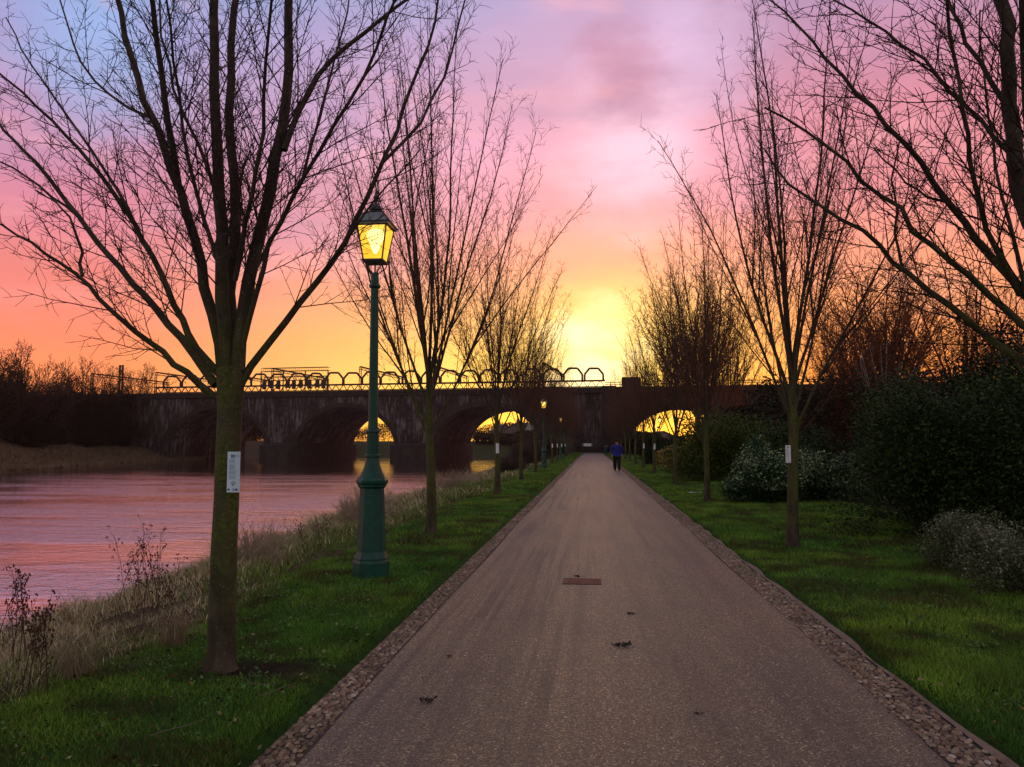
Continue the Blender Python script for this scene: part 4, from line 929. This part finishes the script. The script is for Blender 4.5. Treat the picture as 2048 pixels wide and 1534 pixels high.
# ------------------------------------------------------------------ railway bridge
D0, PHI = 150.0, math.atan(.103)
def bridge_pt(u, v, z): return (u * math.cos(PHI) + v * math.sin(PHI), D0 - u * math.sin(PHI) + v * math.cos(PHI), z)
bridge = empty('railway_bridge', (0, D0, 0), -PHI, 'dark sooty stone arched railway bridge across the river', 'bridge')
TH = 29.0; ARCH = [(-87.5, -66.2), (-59.5, -38.6), (-31.0, -9.6), (5.0, 26.5), (32.5, 54)]
SPR, CROWN, WALLTOP = .4, 8.9, 11.0
us = []; zs = []
def arch_z(u):
    for a, b_ in ARCH:
        if a < u < b_:
            m = (a + b_) / 2; hw = (b_ - a) / 2; return SPR + (CROWN - SPR) * math.sqrt(max(0, 1 - ((u - m) / hw) ** 2))
    return None
mb = MB(); cur = -150.0; NB = -4.0
for a, b_ in ARCH + [(95, 95)]:
    mb.box(cur, a, 0, TH, NB, WALLTOP)                                    # pier / abutment
    if a == b_: break
    n = 40; m = (a + b_) / 2; hw = (b_ - a) / 2
    ths = [math.pi - math.pi * i / n for i in range(n + 1)]; up = [(m + hw * math.cos(t), SPR + (CROWN - SPR) * math.sin(t)) for t in ths]
    vs = []; fs = []
    for (u, z) in up: vs += [(u, 0, z), (u, TH, z), (u, 0, WALLTOP), (u, TH, WALLTOP)]
    for i in range(n):
        p0, p1 = i * 4, i * 4 + 4; fs += [(p0, p1, p1 + 2, p0 + 2), (p0 + 1, p0 + 3, p1 + 3, p1 + 1), (p0, p0 + 1, p1 + 1, p1), (p0 + 2, p1 + 2, p1 + 3, p0 + 3)]
    mb.add(vs, fs); cur = b_
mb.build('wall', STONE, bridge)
for a, b_ in ARCH:                                                          # arch rings of voussoirs, proud of the wall
    n = 44; m = (a + b_) / 2; hw = (b_ - a) / 2; vs = []; fs = []
    for i in range(n + 1):
        t = math.pi - math.pi * i / n
        for k_, v_ in ((0, -.12), (.85, -.12), (.85, .05), (0.0, .05)): vs.append((m + (hw + k_) * math.cos(t), v_, SPR + (CROWN - SPR + k_) * math.sin(t)))
    for i in range(n): fs += [(i * 4 + j, i * 4 + (j + 1) % 4, i * 4 + 4 + (j + 1) % 4, i * 4 + 4 + j) for j in range(4)]
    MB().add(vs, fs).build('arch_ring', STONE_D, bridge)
for i in range(len(ARCH) - 1):                                              # pier bases with rounded cutwaters
    a, b_ = ARCH[i][1], ARCH[i + 1][0]
    if i == 2: continue
    c_, r_ = (a + b_) / 2, (b_ - a) / 2 + .55; ring = []
    for k in range(13): t = math.pi + math.pi * k / 12; ring.append((c_ + r_ * math.cos(t), -.6 + r_ * .9 * math.sin(t)))
    for k in range(13): t = math.pi * k / 12; ring.append((c_ + r_ * math.cos(t), TH + .6 + r_ * .9 * math.sin(t)))
    nn_ = len(ring); vs = [(x, y, NB) for x, y in ring] + [(x, y, 1.25) for x, y in ring] + [(c_ + (x - c_) * .86, TH / 2 + (y - TH / 2) * .95, 1.75) for x, y in ring]
    fs = [(k, (k + 1) % nn_, nn_ + (k + 1) % nn_, nn_ + k) for k in range(nn_)] + [(nn_ + k, nn_ + (k + 1) % nn_, 2 * nn_ + (k + 1) % nn_, 2 * nn_ + k) for k in range(nn_)] + [tuple(range(2 * nn_, 3 * nn_))]
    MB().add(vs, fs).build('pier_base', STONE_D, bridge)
MB().box(-149.6, 94.6, -.45, TH + .45, WALLTOP, WALLTOP + .35, .08).build('string_course', STONE_D, bridge)
pp = MB(); pp.box(-149.8, 94.8, -.10, .45, WALLTOP + .35, 12.15); pp.box(-149.8, 94.8, TH - .45, TH + .1, WALLTOP + .35, 12.15); pp.build('parapet', STONE_D, bridge)
pb = MB(); pb.box(-9.2, -6.6, -1.1, 0, NB, 12.3, .1); pb.build('pilaster', STONE_D, bridge)
MB().box(2.0, 4.6, -1.1, 0, NB, 12.3, .1).build('pilaster', STONE_D, bridge); MB().box(5.6, 9.0, -.3, 1.8, 12.15, 13.9, .1).build('refuge_hut', STONE_D, bridge)
# lattice railing
la = MB(); u0, u1 = -92.0, 2.5; zb, zt = 12.2, 13.35
la.bar((u0, .1, zb + .06), (u1, .1, zb + .06), .16, .16); la.bar((u0, .1, zt), (u1, .1, zt), .28, .34)
k = u0
while k < u1 - 1.4: la.bar((k, .1, zb), (k + .8, .1, zt), .19, .12); la.bar((k + .8, .1, zt), (k + 1.6, .1, zb), .19, .12); k += 1.6
la.build('lattice_railing', RUST, bridge)
la = MB(); la.bar((2.5, .1, 12.6), (94, .1, 12.6), .1, .1); la.bar((2.5, .1, 13.0), (94, .1, 13.0), .12, .12)
k = 3.5
while k < 94: la.bar((k, .1, 12.1), (k, .1, 13.0), .1, .1); k += 2.2
la.build('hand_rail', RUST, bridge)
k = -90.0; j = 0
while k < 2.0:                                                              # octagonal hoops above the railing
    w, h = 3.5, 2.35 + .1 * (j % 2); pts = [(0, 0), (0, .55), (.16, .80), (.32, 1.0), (.72, .97), (.90, .66), (1.0, .45), (1.0, 0)]
    if j % 5 != 3:
        pts = [(0, 0), (.0, .5), (.26, .97), (.74, .97), (1.0, .5), (1.0, 0)]
    hp = MB(); P_ = [(k + w * a * math.cos(.25), .25 + w * a * math.sin(.25), zt + .1 + h * b_) for a, b_ in pts]; hp.path(P_, .42, 5); hp.build('hoop', RUST, bridge)
    k += 3.95 if j % 6 else 4.4; j += 1

def gantry(u, zt=17.0, lab='', span=TH - 2.5):
    root = empty('overhead_line_gantry', bridge_pt(u, 0, 12.0), -PHI, lab, 'gantry', 'overhead line gantries on the bridge'); H = zt - 12.0
    for v in (1.2, 1.2 + span):
        m_ = MB()
        for dx in (-.22, .22): m_.bar((dx, v, 0), (dx, v, H), .12, .12)
        z = .3; s_ = 1
        while z < H - .5: m_.bar((-.22 * s_, v, z), (.22 * s_, v, z + .5), .06, .06); z += .5; s_ = -s_
        m_.build('mast', RUST, root)
    m_ = MB(); m_.bar((0, 1.2, H), (0, 1.2 + span, H), .26, .26); m_.bar((0, 1.2, H - .55), (0, 1.2 + span, H - .55), .12, .12)
    for q_ in range(14): v = 1.2 + span * q_ / 14; m_.bar((0, v, H), (0, v + span / 28, H - .55), .07, .07); m_.bar((0, v + span / 28, H - .55), (0, v + span / 14, H), .07, .07)
    m_.build('beam', RUST, root)
    for q_ in range(4):
        v = 4.5 + q_ * 6.5; m_ = MB(); m_.bar((0, v, H - .6), (.1, v, H - 1.3), .06, .06); m_.bar((.1, v - .6, H - 1.1), (.1, v + .5, H - 1.45), .05, .05)
        m_.lathe([(.03, H - 1.6), (.12, H - 1.5), (.04, H - 1.4), (.12, H - 1.3), (.03, H - 1.2)], 6, c=(.1, v + .5)); m_.build('insulator', RUST, root)
gl = ['leftmost overhead gantry, beyond the scrub', 'second overhead gantry from the left, at the bridge end', 'third overhead gantry from the left, behind the big trunk', 'overhead gantry under the signal frame',
      'overhead gantry just left of the nearest lamp post', 'overhead gantry behind the second river side tree', 'nearest overhead gantry, left of the sunset glow']
for u, lab in zip((-108, -92.5, -80, -65.6, -46.5, -31.3, -9.2), gl): gantry(u, 17.0 if u > -70 else 16.7, lab)
tm = empty('twin_mast', bridge_pt(-101.5, 2, 11.5), -PHI, 'twin steel mast rising above the far bank scrub', 'mast')
MB().bar((-.35, 0, 0), (-.35, 0, 7), .3, .3).build('post', RUST, tm); MB().bar((.35, 0, 0), (.35, 0, 7), .3, .3).build('post', RUST, tm)
# signal frame
sg = empty('signal_gantry', bridge_pt(-72.5, 9, 12.0), -PHI, 'railway signal frame with hanging dark signal heads, right of the big trunk', 'signal frame')
fr = MB()
for z in (3.2, 4.0, 5.2, 5.9): fr.bar((0, 0, z), (15.5, 0, z), .12, .12); fr.bar((0, 1.2, z), (15.5, 1.2, z), .08, .08)
for x in (0, 5.2, 10.3, 15.5): fr.bar((x, 0, 0), (x, 0, 5.2), .2, .2)
for q_ in range(32): x = q_ * .5; fr.bar((x, 0, 5.2), (x, 0, 5.9), .05, .05)
for q_ in range(13): x = q_ * 1.2; fr.bar((x, 0, 4.0), (x + .6, 0, 3.2), .07, .07); fr.bar((x + .6, 0, 3.2), (x + 1.2, 0, 4.0), .07, .07)
fr.build('frame', RUST, sg)
for q_, x in enumerate((.9, 2.6, 4.2, 6.4, 7.8, 9.4, 11.4, 13.2, 14.6)):
    hd = MB(); hd.box(x - .42, x + .42, -.35, -.05, 1.3 + .2 * (q_ % 2), 3.1, .05); hd.bar((x, -.2, 3.1), (x, -.2, 4.0), .1, .1); hd.box(x - .6, x + .6, -.55, -.3, 2.2, 2.4)
    hd.build('signal_head', IRON_K, sg)

# steps, wall, sign and bin where the path ends
st = empty('stone_steps', (-.2, 141, 0), 0, 'dark stone steps below the bridge pier where the path ends', 'steps')
for k in range(5): MB().box(-2.4, 3.2, k * .5, 3.0, .02 + k * .22, .24 + k * .22 - .003, .02).build('step', STONE_D, st)
MB().box(-2.9, -2.42, 0, 3.2, 0, 1.9, .05).build('side_wall', STONE_D, st); MB().box(3.22, 3.7, 0, 3.2, 0, 1.9, .05).build('side_wall', STONE_D, st)
sb = empty('sign_board', (-.9, 139, 0), 0, 'small pale sign board on posts at the end of the path', 'sign')
MB().box(-.7, .9, -.03, .03, 1.15, 1.65, .01).build('board', PAPER_W, sb); MB().bar((-.6, 0, 0), (-.6, 0, 1.7), .09, .09).build('post', IRON_K, sb); MB().bar((.8, 0, 0), (.8, 0, 1.7), .09, .09).build('post', IRON_K, sb)
lb = empty('litter_bin', (2.25, 128, 0), 0, 'dark green litter bin on the right edge of the path end', 'bin')
MB().lathe([(.30, 0), (.34, .05), (.36, .95), (.34, 1.0)], 16).build('drum', IRON, lb, True); MB().lathe([(.37, 1.0), (.38, 1.06), (.25, 1.25), (.08, 1.32)], 16).build('lid', IRON_K, lb, True)

p = at_y(500, 828, 232); bush('scrub_bush', p[0], 232, 17, 5, (p[2] - 2.3) * 1.02, 16000, .30, [(.040, .034, .026), (.030, .032, .018), (.055, .042, .034)], 'grey brown bush added for the grey wall seen through the leftmost arch', 'scrub on the far bank', 90, 22, stems=40, stem_r=.06)  # bush added to block bright sky where a grey wall stands
# houses and woodland beyond
WHITE = mottled('white_render', [(.3, c4(.36, .34, .35)), (.7, c4(.50, .47, .47))], .6, .8, bstr=0)
BRK = mottled('dull_brick', [(.3, c4(.12, .09, .09)), (.7, c4(.22, .17, .16))], .8, .9, bstr=0)
ROOF = mottled('slate_roof', [(.3, c4(.035, .032, .036)), (.7, c4(.075, .068, .072))], 1, .7, bstr=0)
PANE = mottled('window_glass', [(.3, c4(.02, .02, .025)), (.7, c4(.05, .05, .06))], 1, .15, bstr=0, spec=.6)
def house(x, y, w, d, h, rh, mat, lab, rz=0.0, z=0.0):
    root = empty('house', (x, y, z), rz, lab, 'house', 'houses beyond the river')
    m_ = MB(); m_.add([(-w / 2, 0, -3), (w / 2, 0, -3), (w / 2, d, -3), (-w / 2, d, -3), (-w / 2, 0, h), (w / 2, 0, h), (w / 2, d, h), (-w / 2, d, h), (0, 0, h + rh - .05), (0, d, h + rh - .05)],
        [(0, 1, 5, 8, 4), (2, 3, 7, 9, 6), (1, 2, 6, 5), (3, 0, 4, 7)]); m_.build('wall', mat, root)
    o_ = .35; m_ = MB()
    for s_ in (-1, 1):
        vs = [(s_ * (w / 2 + o_), -o_, h - o_ * rh / (w / 2)), (0, -o_, h + rh), (0, d + o_, h + rh), (s_ * (w / 2 + o_), d + o_, h - o_ * rh / (w / 2))]
        m_.add(vs + [(a, b_, c_ + .16) for a, b_, c_ in vs], [(0, 1, 2, 3), (7, 6, 5, 4), (0, 4, 5, 1), (1, 5, 6, 2), (2, 6, 7, 3), (3, 7, 4, 0)])
    rf = m_.build('roof', ROOF, root); MB().box(-w * .22, -w * .22 + .8, d * .5, d * .5 + .7, h, h + rh + 1.1, .04).build('chimney', BRK, rf)
    for zz in (1.0, 3.7):
        if zz + 1.3 > h: continue
        for xx in (-w * .28, w * .28):
            f_ = MB(); a, b_, c_, e_ = xx - .65, xx + .65, zz, zz + 1.25
            f_.box(a, b_, -.06, .02, c_ - .1, c_); f_.box(a, b_, -.06, .02, e_, e_ + .1); f_.box(a - .08, a, -.06, .02, c_ - .1, e_ + .1); f_.box(b_, b_ + .08, -.06, .02, c_ - .1, e_ + .1); f_.box(xx - .04, xx + .04, -.05, .02, c_, e_)
            wn = f_.build('window', WHITE, root); MB().box(a, b_, -.02, .01, c_, e_).build('pane', PANE, wn)
for (px, Y, w, h, rh, mat, lab, rz) in ((1068, 236, 6, 4.4, 2.4, WHITE, 'white gabled house seen through the arch nearest the path', .1), (1036, 244, 8, 4.0, 2.0, BRK, 'dull brick house left of the white gabled house', -.2),
        (1088, 232, 5, 4.6, 2.2, WHITE, 'narrow white house right of the gabled one, partly behind trunks', .0), (1328, 250, 10, 3.4, 2.2, BRK, 'low brick house seen through the arch right of the path', .2), (1010, 250, 7, 3.6, 2.0, BRK, 'dull brick house at the left of the house row', .3)):
    p = at_y(px, 880, Y); house(p[0], Y, w, 8, h, rh, mat, lab, rz, float(ground_z(p[0], Y)) - .2)
def woodland(name, x0, x1, y, hgt, n, lab, seed, cols, size=.24, dy=14):
    g = np.random.default_rng(seed); x = g.uniform(x0, x1, n); top = hgt * (.55 + .6 * vnoise(x * .07 + seed, x * 0)) * (.8 + .3 * vnoise(x * .3, x * 0 + 2)); z = top * g.random(n) ** .6
    yy = y + g.uniform(-dy, dy, n); P = np.stack([x, yy, ground_z(x, yy) + z], 1); global rng; rng = g
    V, F = leaf_arrays(P, size, .1, .5); t = np.array(cols)[g.integers(0, len(cols), n)] * g.uniform(.6, 1.3, (n, 1))
    tag(np_mesh(name, V, F, SCRUB, tint=np.repeat(t, 4, 0)), lab, 'woodland', kind='stuff')
WC = [(.030, .024, .020), (.022, .020, .016), (.045, .034, .028)]
woodland('far_woodland', -420, -14, 275, 5.6, 120000, 'dark bare woodland beyond the bridge left of the path', 71, WC)
woodland('far_woodland', -14, 420, 290, 5.6, 120000, 'dark bare woodland beyond the bridge right of the path', 72, WC)
woodland('embankment_scrub', 56, 110, 122, 9.5, 16000, 'dark scrub on the railway embankment at the right', 73, WC, .45, 9)
woodland('riverside_scrub', -33, -15, 226, 3.6, 7000, 'brown scrub on the shore seen through the arch nearest the path', 74, [(.07, .05, .04), (.05, .04, .03)], .35, 5)
woodland('lawn_edge_scrub', 3.6, 9, 122, 4.0, 9000, 'dim undergrowth behind the farthest trunks right of the path', 75, WC, .25, 16)
woodland('river_edge_scrub', -8.2, -4.2, 112, 2.6, 8000, 'brown undergrowth behind the farthest trunks left of the path', 76, [(.05, .04, .028), (.035, .03, .02)], .2, 28)

# ------------------------------------------------------------------ small things on path and lawn
pm = on_plane(1164, 1163, .03)
mh = empty('access_cover', (pm[0], pm[1], .0265), 0, 'reddish brick filled access cover set in the path', 'cover')
BR2 = mottled('red_paver', [(.3, c4(.07, .030, .022)), (.7, c4(.20, .080, .058))], 26, .8, 80, .4, .003)
m_ = MB(); W2, H2 = .20, .17
for r_i in range(5):
    y0 = -H2 + r_i * 2 * H2 / 5
    for cc in range(3):
        x0 = -W2 + cc * 2 * W2 / 3 + (.03 if r_i % 2 else 0); m_.box(max(x0 + .003, -W2 + .003), min(x0 + 2 * W2 / 3 - .003, W2 - .003), y0 + .003, y0 + 2 * H2 / 5 - .003, -.01, .006 + random.uniform(0, .003), .002)
m_.build('brick_infill', BR2, mh)
m_ = MB(); m_.box(-W2 - .012, -W2, -H2 - .012, H2 + .012, -.01, .008); m_.box(W2, W2 + .012, -H2 - .012, H2 + .012, -.01, .008); m_.box(-W2, W2, -H2 - .012, -H2, -.01, .008); m_.box(-W2, W2, H2, H2 + .012, -.01, .008); m_.build('frame', RUST, mh)
DEADLEAF = mottled('wet_dead_leaf', [(.3, c4(.010, .008, .007)), (.7, c4(.030, .022, .018))], 20, .6, bstr=0)
for k, (px, py, s_, lab) in enumerate(((1243, 1289, .055, 'black leaf clump in the middle of the path, largest'), (1262, 1227, .032, 'small dark leaf clump beyond the largest one'), (855, 1400, .034, 'dark leaf clump near the left edging'),
        (1393, 1427, .02, 'tiny dark leaf scrap on the right half of the path'), (1151, 1153, .04, 'dark leaf clump lying against the access cover'), (898, 1312, .018, 'tiny dark leaf scrap on the reddish left side of the path'))):
    rng = np.random.default_rng(400 + k); p = on_plane(px, py, .028); n = 26; C_ = rng.normal(0, 1, (n, 3)) * np.array([s_ * .8, s_ * .45, .0]); C_[:, 2] = rng.uniform(.004, s_ * .28, n)
    V, F = leaf_arrays(C_, s_ * .45, .9); o = np_mesh('dead_leaf_clump', V, F, DEADLEAF); o.location = (p[0], p[1], .026); tag(o, lab, 'leaves', 'dark leaf clumps on the path')
p = on_plane(1390, 988, .04); rng = np.random.default_rng(9); gxy = np.linspace(-1, 1, 9); A_, B_ = np.meshgrid(gxy * .17, gxy * .10); Zc = .03 + .035 * rng.random(A_.shape)
ii = np.arange(81).reshape(9, 9); o = np_mesh('litter', np.stack([A_.ravel() + rng.normal(0, .012, 81), B_.ravel() + rng.normal(0, .01, 81), Zc.ravel()], 1), [np.stack([ii[:-1, :-1], ii[:-1, 1:], ii[1:, 1:], ii[1:, :-1]], -1).reshape(-1, 4)], PAPER_W, smooth=False)
o.location = (p[0], p[1], .04); tag(o, 'crumpled white scrap of litter on the right lawn', 'litter')
for k, (px, py, L, a, lab) in enumerate(((518, 1400, .32, 1.2, 'pale twig on the grass right of the big trunk'), (300, 1480, .30, 1.0, 'pale twig on the dark grass in the lower left'), (500, 1372, .2, -.3, 'short pale twig beside the big trunk'))):
    p = on_plane(px, py, .06); rng = np.random.default_rng(600 + k); T = Tubes(); T.add(branch_pts(np.zeros(3), np.array([math.cos(a), math.sin(a), .05]), L, 6, 0, .05), np.linspace(.003, .0015, 6), 5)
    o = T.build('fallen_twig', mottled('pale_twig', [(.3, c4(.10, .085, .06)), (.7, c4(.20, .17, .13))], 6, .8, bstr=0)); o.location = (p[0], p[1], float(ground_z(p[0], p[1])) + .05); tag(o, lab, 'twig', 'fallen twigs')

# ------------------------------------------------------------------ the person
def skin(name, verts, edges, rad, mat, parent, root=0, sub=2):
    me = bpy.data.meshes.new(name + '_sk'); me.from_pydata(verts, edges, []); ob = bpy.data.objects.new(name, me); COL.objects.link(ob)
    m1 = ob.modifiers.new('skin', 'SKIN'); m1.use_smooth_shade = True; lay = me.skin_vertices[0].data
    for i, r_ in enumerate(rad): lay[i].radius = (r_, r_) if not isinstance(r_, tuple) else r_; lay[i].use_root = (i == root)
    m2 = ob.modifiers.new('sub', 'SUBSURF'); m2.levels = sub; m2.render_levels = sub
    dg = bpy.context.evaluated_depsgraph_get(); me2 = bpy.data.meshes.new_from_object(ob.evaluated_get(dg)); me2.name = name
    ob.modifiers.clear(); ob.data = me2; bpy.data.meshes.remove(me); me2.materials.clear(); me2.materials.append(mat); ob.parent = parent
    me2.polygons.foreach_set('use_smooth', np.ones(len(me2.polygons), dtype=bool)); return ob
BLUE = mottled('blue_jacket', [(.3, c4(.006, .010, .16)), (.7, c4(.012, .020, .27))], 6, .6, 60, .4, .01)
BLACK = mottled('black_trousers', [(.3, c4(.006, .006, .009)), (.7, c4(.014, .014, .020))], 6, .8, 60, .3, .01)
SKIN = mottled('skin', [(.3, c4(.36, .20, .15)), (.7, c4(.44, .26, .20))], 6, .5, bstr=0)
CAP = mottled('dark_cap', [(.3, c4(.012, .006, .012)), (.7, c4(.025, .012, .02))], 6, .9, bstr=0)
pp_ = on_plane(1234, 941, .028)
per = empty('person', (pp_[0], pp_[1], .028), 0, 'person in a blue jacket, black trousers and dark cap walking towards the camera', 'person')
bv = [(0, 0, .92), (0, 0, 1.15), (0, .01, 1.38), (0, 0, 1.47), (0, -.01, 1.54), (0, -.02, 1.62), (0, 0, 1.69),
      (.10, 0, .88), (.11, -.03, .48), (.12, -.09, .09), (.12, -.17, .04), (-.10, 0, .88), (-.11, .03, .48), (-.11, .06, .09), (-.11, -.02, .04),
      (.19, .01, 1.38), (.30, .04, 1.13), (.28, -.04, .93), (.275, -.05, .87), (-.19, .01, 1.38), (-.30, .04, 1.13), (-.28, -.04, .93), (-.275, -.05, .87)]
be = [(0, 1), (1, 2), (2, 3), (3, 4), (4, 5), (5, 6), (0, 7), (7, 8), (8, 9), (9, 10), (0, 11), (11, 12), (12, 13), (13, 14), (2, 15), (15, 16), (16, 17), (17, 18), (2, 19), (19, 20), (20, 21), (21, 22)]
br_ = [(.15, .11), (.15, .11), (.15, .10), .055, .065, .085, .065, .085, .06, .04, .035, .085, .06, .04, .035, .055, .042, .03, .035, .055, .042, .03, .035]
for s_, hb in ((1, 18), (-1, 22)):                                          # fingers
    for f_i, (dx, L) in enumerate(((-.024, .07), (-.008, .08), (.008, .075), (.024, .06))):
        i = len(bv); x0, y0, z0 = bv[hb]; bv += [(x0 + dx, y0 - .005, z0 - .045), (x0 + dx, y0 - .02, z0 - .045 - L)]; be += [(hb, i), (i, i + 1)]; br_ += [.009, .007]
    i = len(bv); bv += [(x0 - s_ * .035, y0 - .03, z0 - .02), (x0 - s_ * .035, y0 - .05, z0 - .06)]; be += [(hb, i), (i, i + 1)]; br_ += [.010, .008]
body = skin('body', bv, be, br_, SKIN, per, 0, 1)
skin('jacket', [(0, 0, .86), (0, 0, 1.02), (0, 0, 1.22), (0, .01, 1.38), (0, 0, 1.47), (.17, .01, 1.41), (.25, .02, 1.30), (.31, .04, 1.12), (.285, -.04, .90), (-.17, .01, 1.41), (-.25, .02, 1.30), (-.31, .04, 1.12), (-.285, -.04, .90)],
     [(0, 1), (1, 2), (2, 3), (3, 4), (3, 5), (5, 6), (6, 7), (7, 8), (3, 9), (9, 10), (10, 11), (11, 12)], [(.21, .15), (.22, .16), (.22, .16), (.20, .13), (.085, .08), .09, .085, .072, .06, .09, .085, .072, .06], BLUE, per, 1)
skin('trousers', [(0, 0, .92), (.11, 0, .80), (.12, -.03, .48), (.12, -.09, .06), (-.11, 0, .80), (-.12, .03, .48), (-.11, .07, .06)], [(0, 1), (1, 2), (2, 3), (0, 4), (4, 5), (5, 6)], [(.19, .15), .135, .11, .10, .135, .11, .10], BLACK, per, 0)
for x, y in ((.12, -.12), (-.11, .04)): skin('shoe', [(x, y + .09, .055), (x, y - .06, .055), (x, y - .17, .045)], [(0, 1), (1, 2)], [.065, .068, .055], BLACK, per, 0)
MB().lathe([(.105, 1.645), (.11, 1.68), (.10, 1.73), (.06, 1.765), (.01, 1.775)], 16).build('cap', CAP, per, True)
fm = MB(); fm.lathe([(.010, 1.60), (.014, 1.61), (.008, 1.635)], 6, c=(0, -.115)); fm.build('nose', SKIN, body)
fm = MB(); [fm.lathe([(.004, 1.640), (.012, 1.646), (.004, 1.652)], 8, c=(x, -.098)) for x in (-.035, .035)]; fm.bar((-.025, -.097, 1.575), (.025, -.097, 1.575), .01, .008); fm.build('eyes_and_mouth', CAP, body)

# fallen leaves (uncountable) on lawn and along the path edges
rng = np.random.default_rng(77)
n = 5200; x = np.concatenate([rng.uniform(-4.2, PX0 - .2, n // 2), rng.uniform(PX1 + .3, 6.4, n // 2)]); y = 2.4 + 22 * rng.random(n) ** 1.4
C_ = np.stack([x, y, ground_z(x, y) + rng.uniform(.012, .045, n)], 1); V, F = leaf_arrays(C_, .014, .8, .6)
pal = np.array([[.10, .055, .025], [.055, .035, .02], [.20, .13, .06], [.03, .022, .015], [.30, .24, .15]]); t_ = pal[rng.integers(0, 5, n)] * rng.uniform(.6, 1.2, (n, 1))
tag(np_mesh('fallen_leaves', V, F, SCRUB, tint=np.repeat(t_, 4, 0)), 'small brown fallen leaves scattered through the short grass', 'leaves', kind='stuff')
n = 1500; e = rng.random(n) ** 2.2 * .9; x = np.where(rng.random(n) < .5, PX0 + e, PX1 - e); y = 2.2 + 26 * rng.random(n) ** 1.3
C_ = np.stack([x, y, np.full(n, .036)], 1); V, F = leaf_arrays(C_, .006, 1.5, .6); t_ = pal[rng.integers(0, 5, n)] * rng.uniform(.5, 1.5, (n, 1))
tag(np_mesh('path_debris', V, F, SCRUB, tint=np.repeat(t_, 4, 0)), 'specks of leaf and grit along the path edges', 'debris', kind='stuff')
# added to warm far twigs in clear air: haze round the whole scene
hz = MB().box(-460, 460, -120, 330, -5.0, 45.0).build('glow_haze', bpy.data.materials.new('glow_haze_mat')); tag(hz, kind='stuff')
hm = hz.data.materials[0]; hm.use_nodes = True; ht = hm.node_tree; ht.nodes.clear(); ho = N(ht, 'ShaderNodeOutputMaterial'); hv = N(ht, 'ShaderNodeVolumePrincipled')
hv.inputs['Color'].default_value = (.95, .75, .62, 1); hv.inputs['Density'].default_value = .00014; hv.inputs['Anisotropy'].default_value = .55
ht.links.new(hv.outputs[0], ho.inputs['Volume'])

rng = np.random.default_rng(78); n = 5200; cx = np.concatenate([rng.uniform(-4.4, PX0 - .35, 260), rng.uniform(PX1 + .5, 6.2, 260)]); cy = 2.6 + 16 * rng.random(520) ** 1.3
i_ = rng.integers(0, 520, n); x = cx[i_] + rng.normal(0, .05, n); y = cy[i_] + rng.normal(0, .05, n)
C_ = np.stack([x, y, ground_z(x, y) + rng.uniform(.015, .05, n)], 1); V, F = leaf_arrays(C_, .015, 1.2, .7); t_ = np.array([.07, .17, .035]) * rng.uniform(.5, 1.5, (n, 1))
tag(np_mesh('lawn_weeds', V, F, GRASS, tint=np.repeat(t_, 4, 0)), 'patches of small round leaved weeds in the grass', 'weeds', kind='stuff')
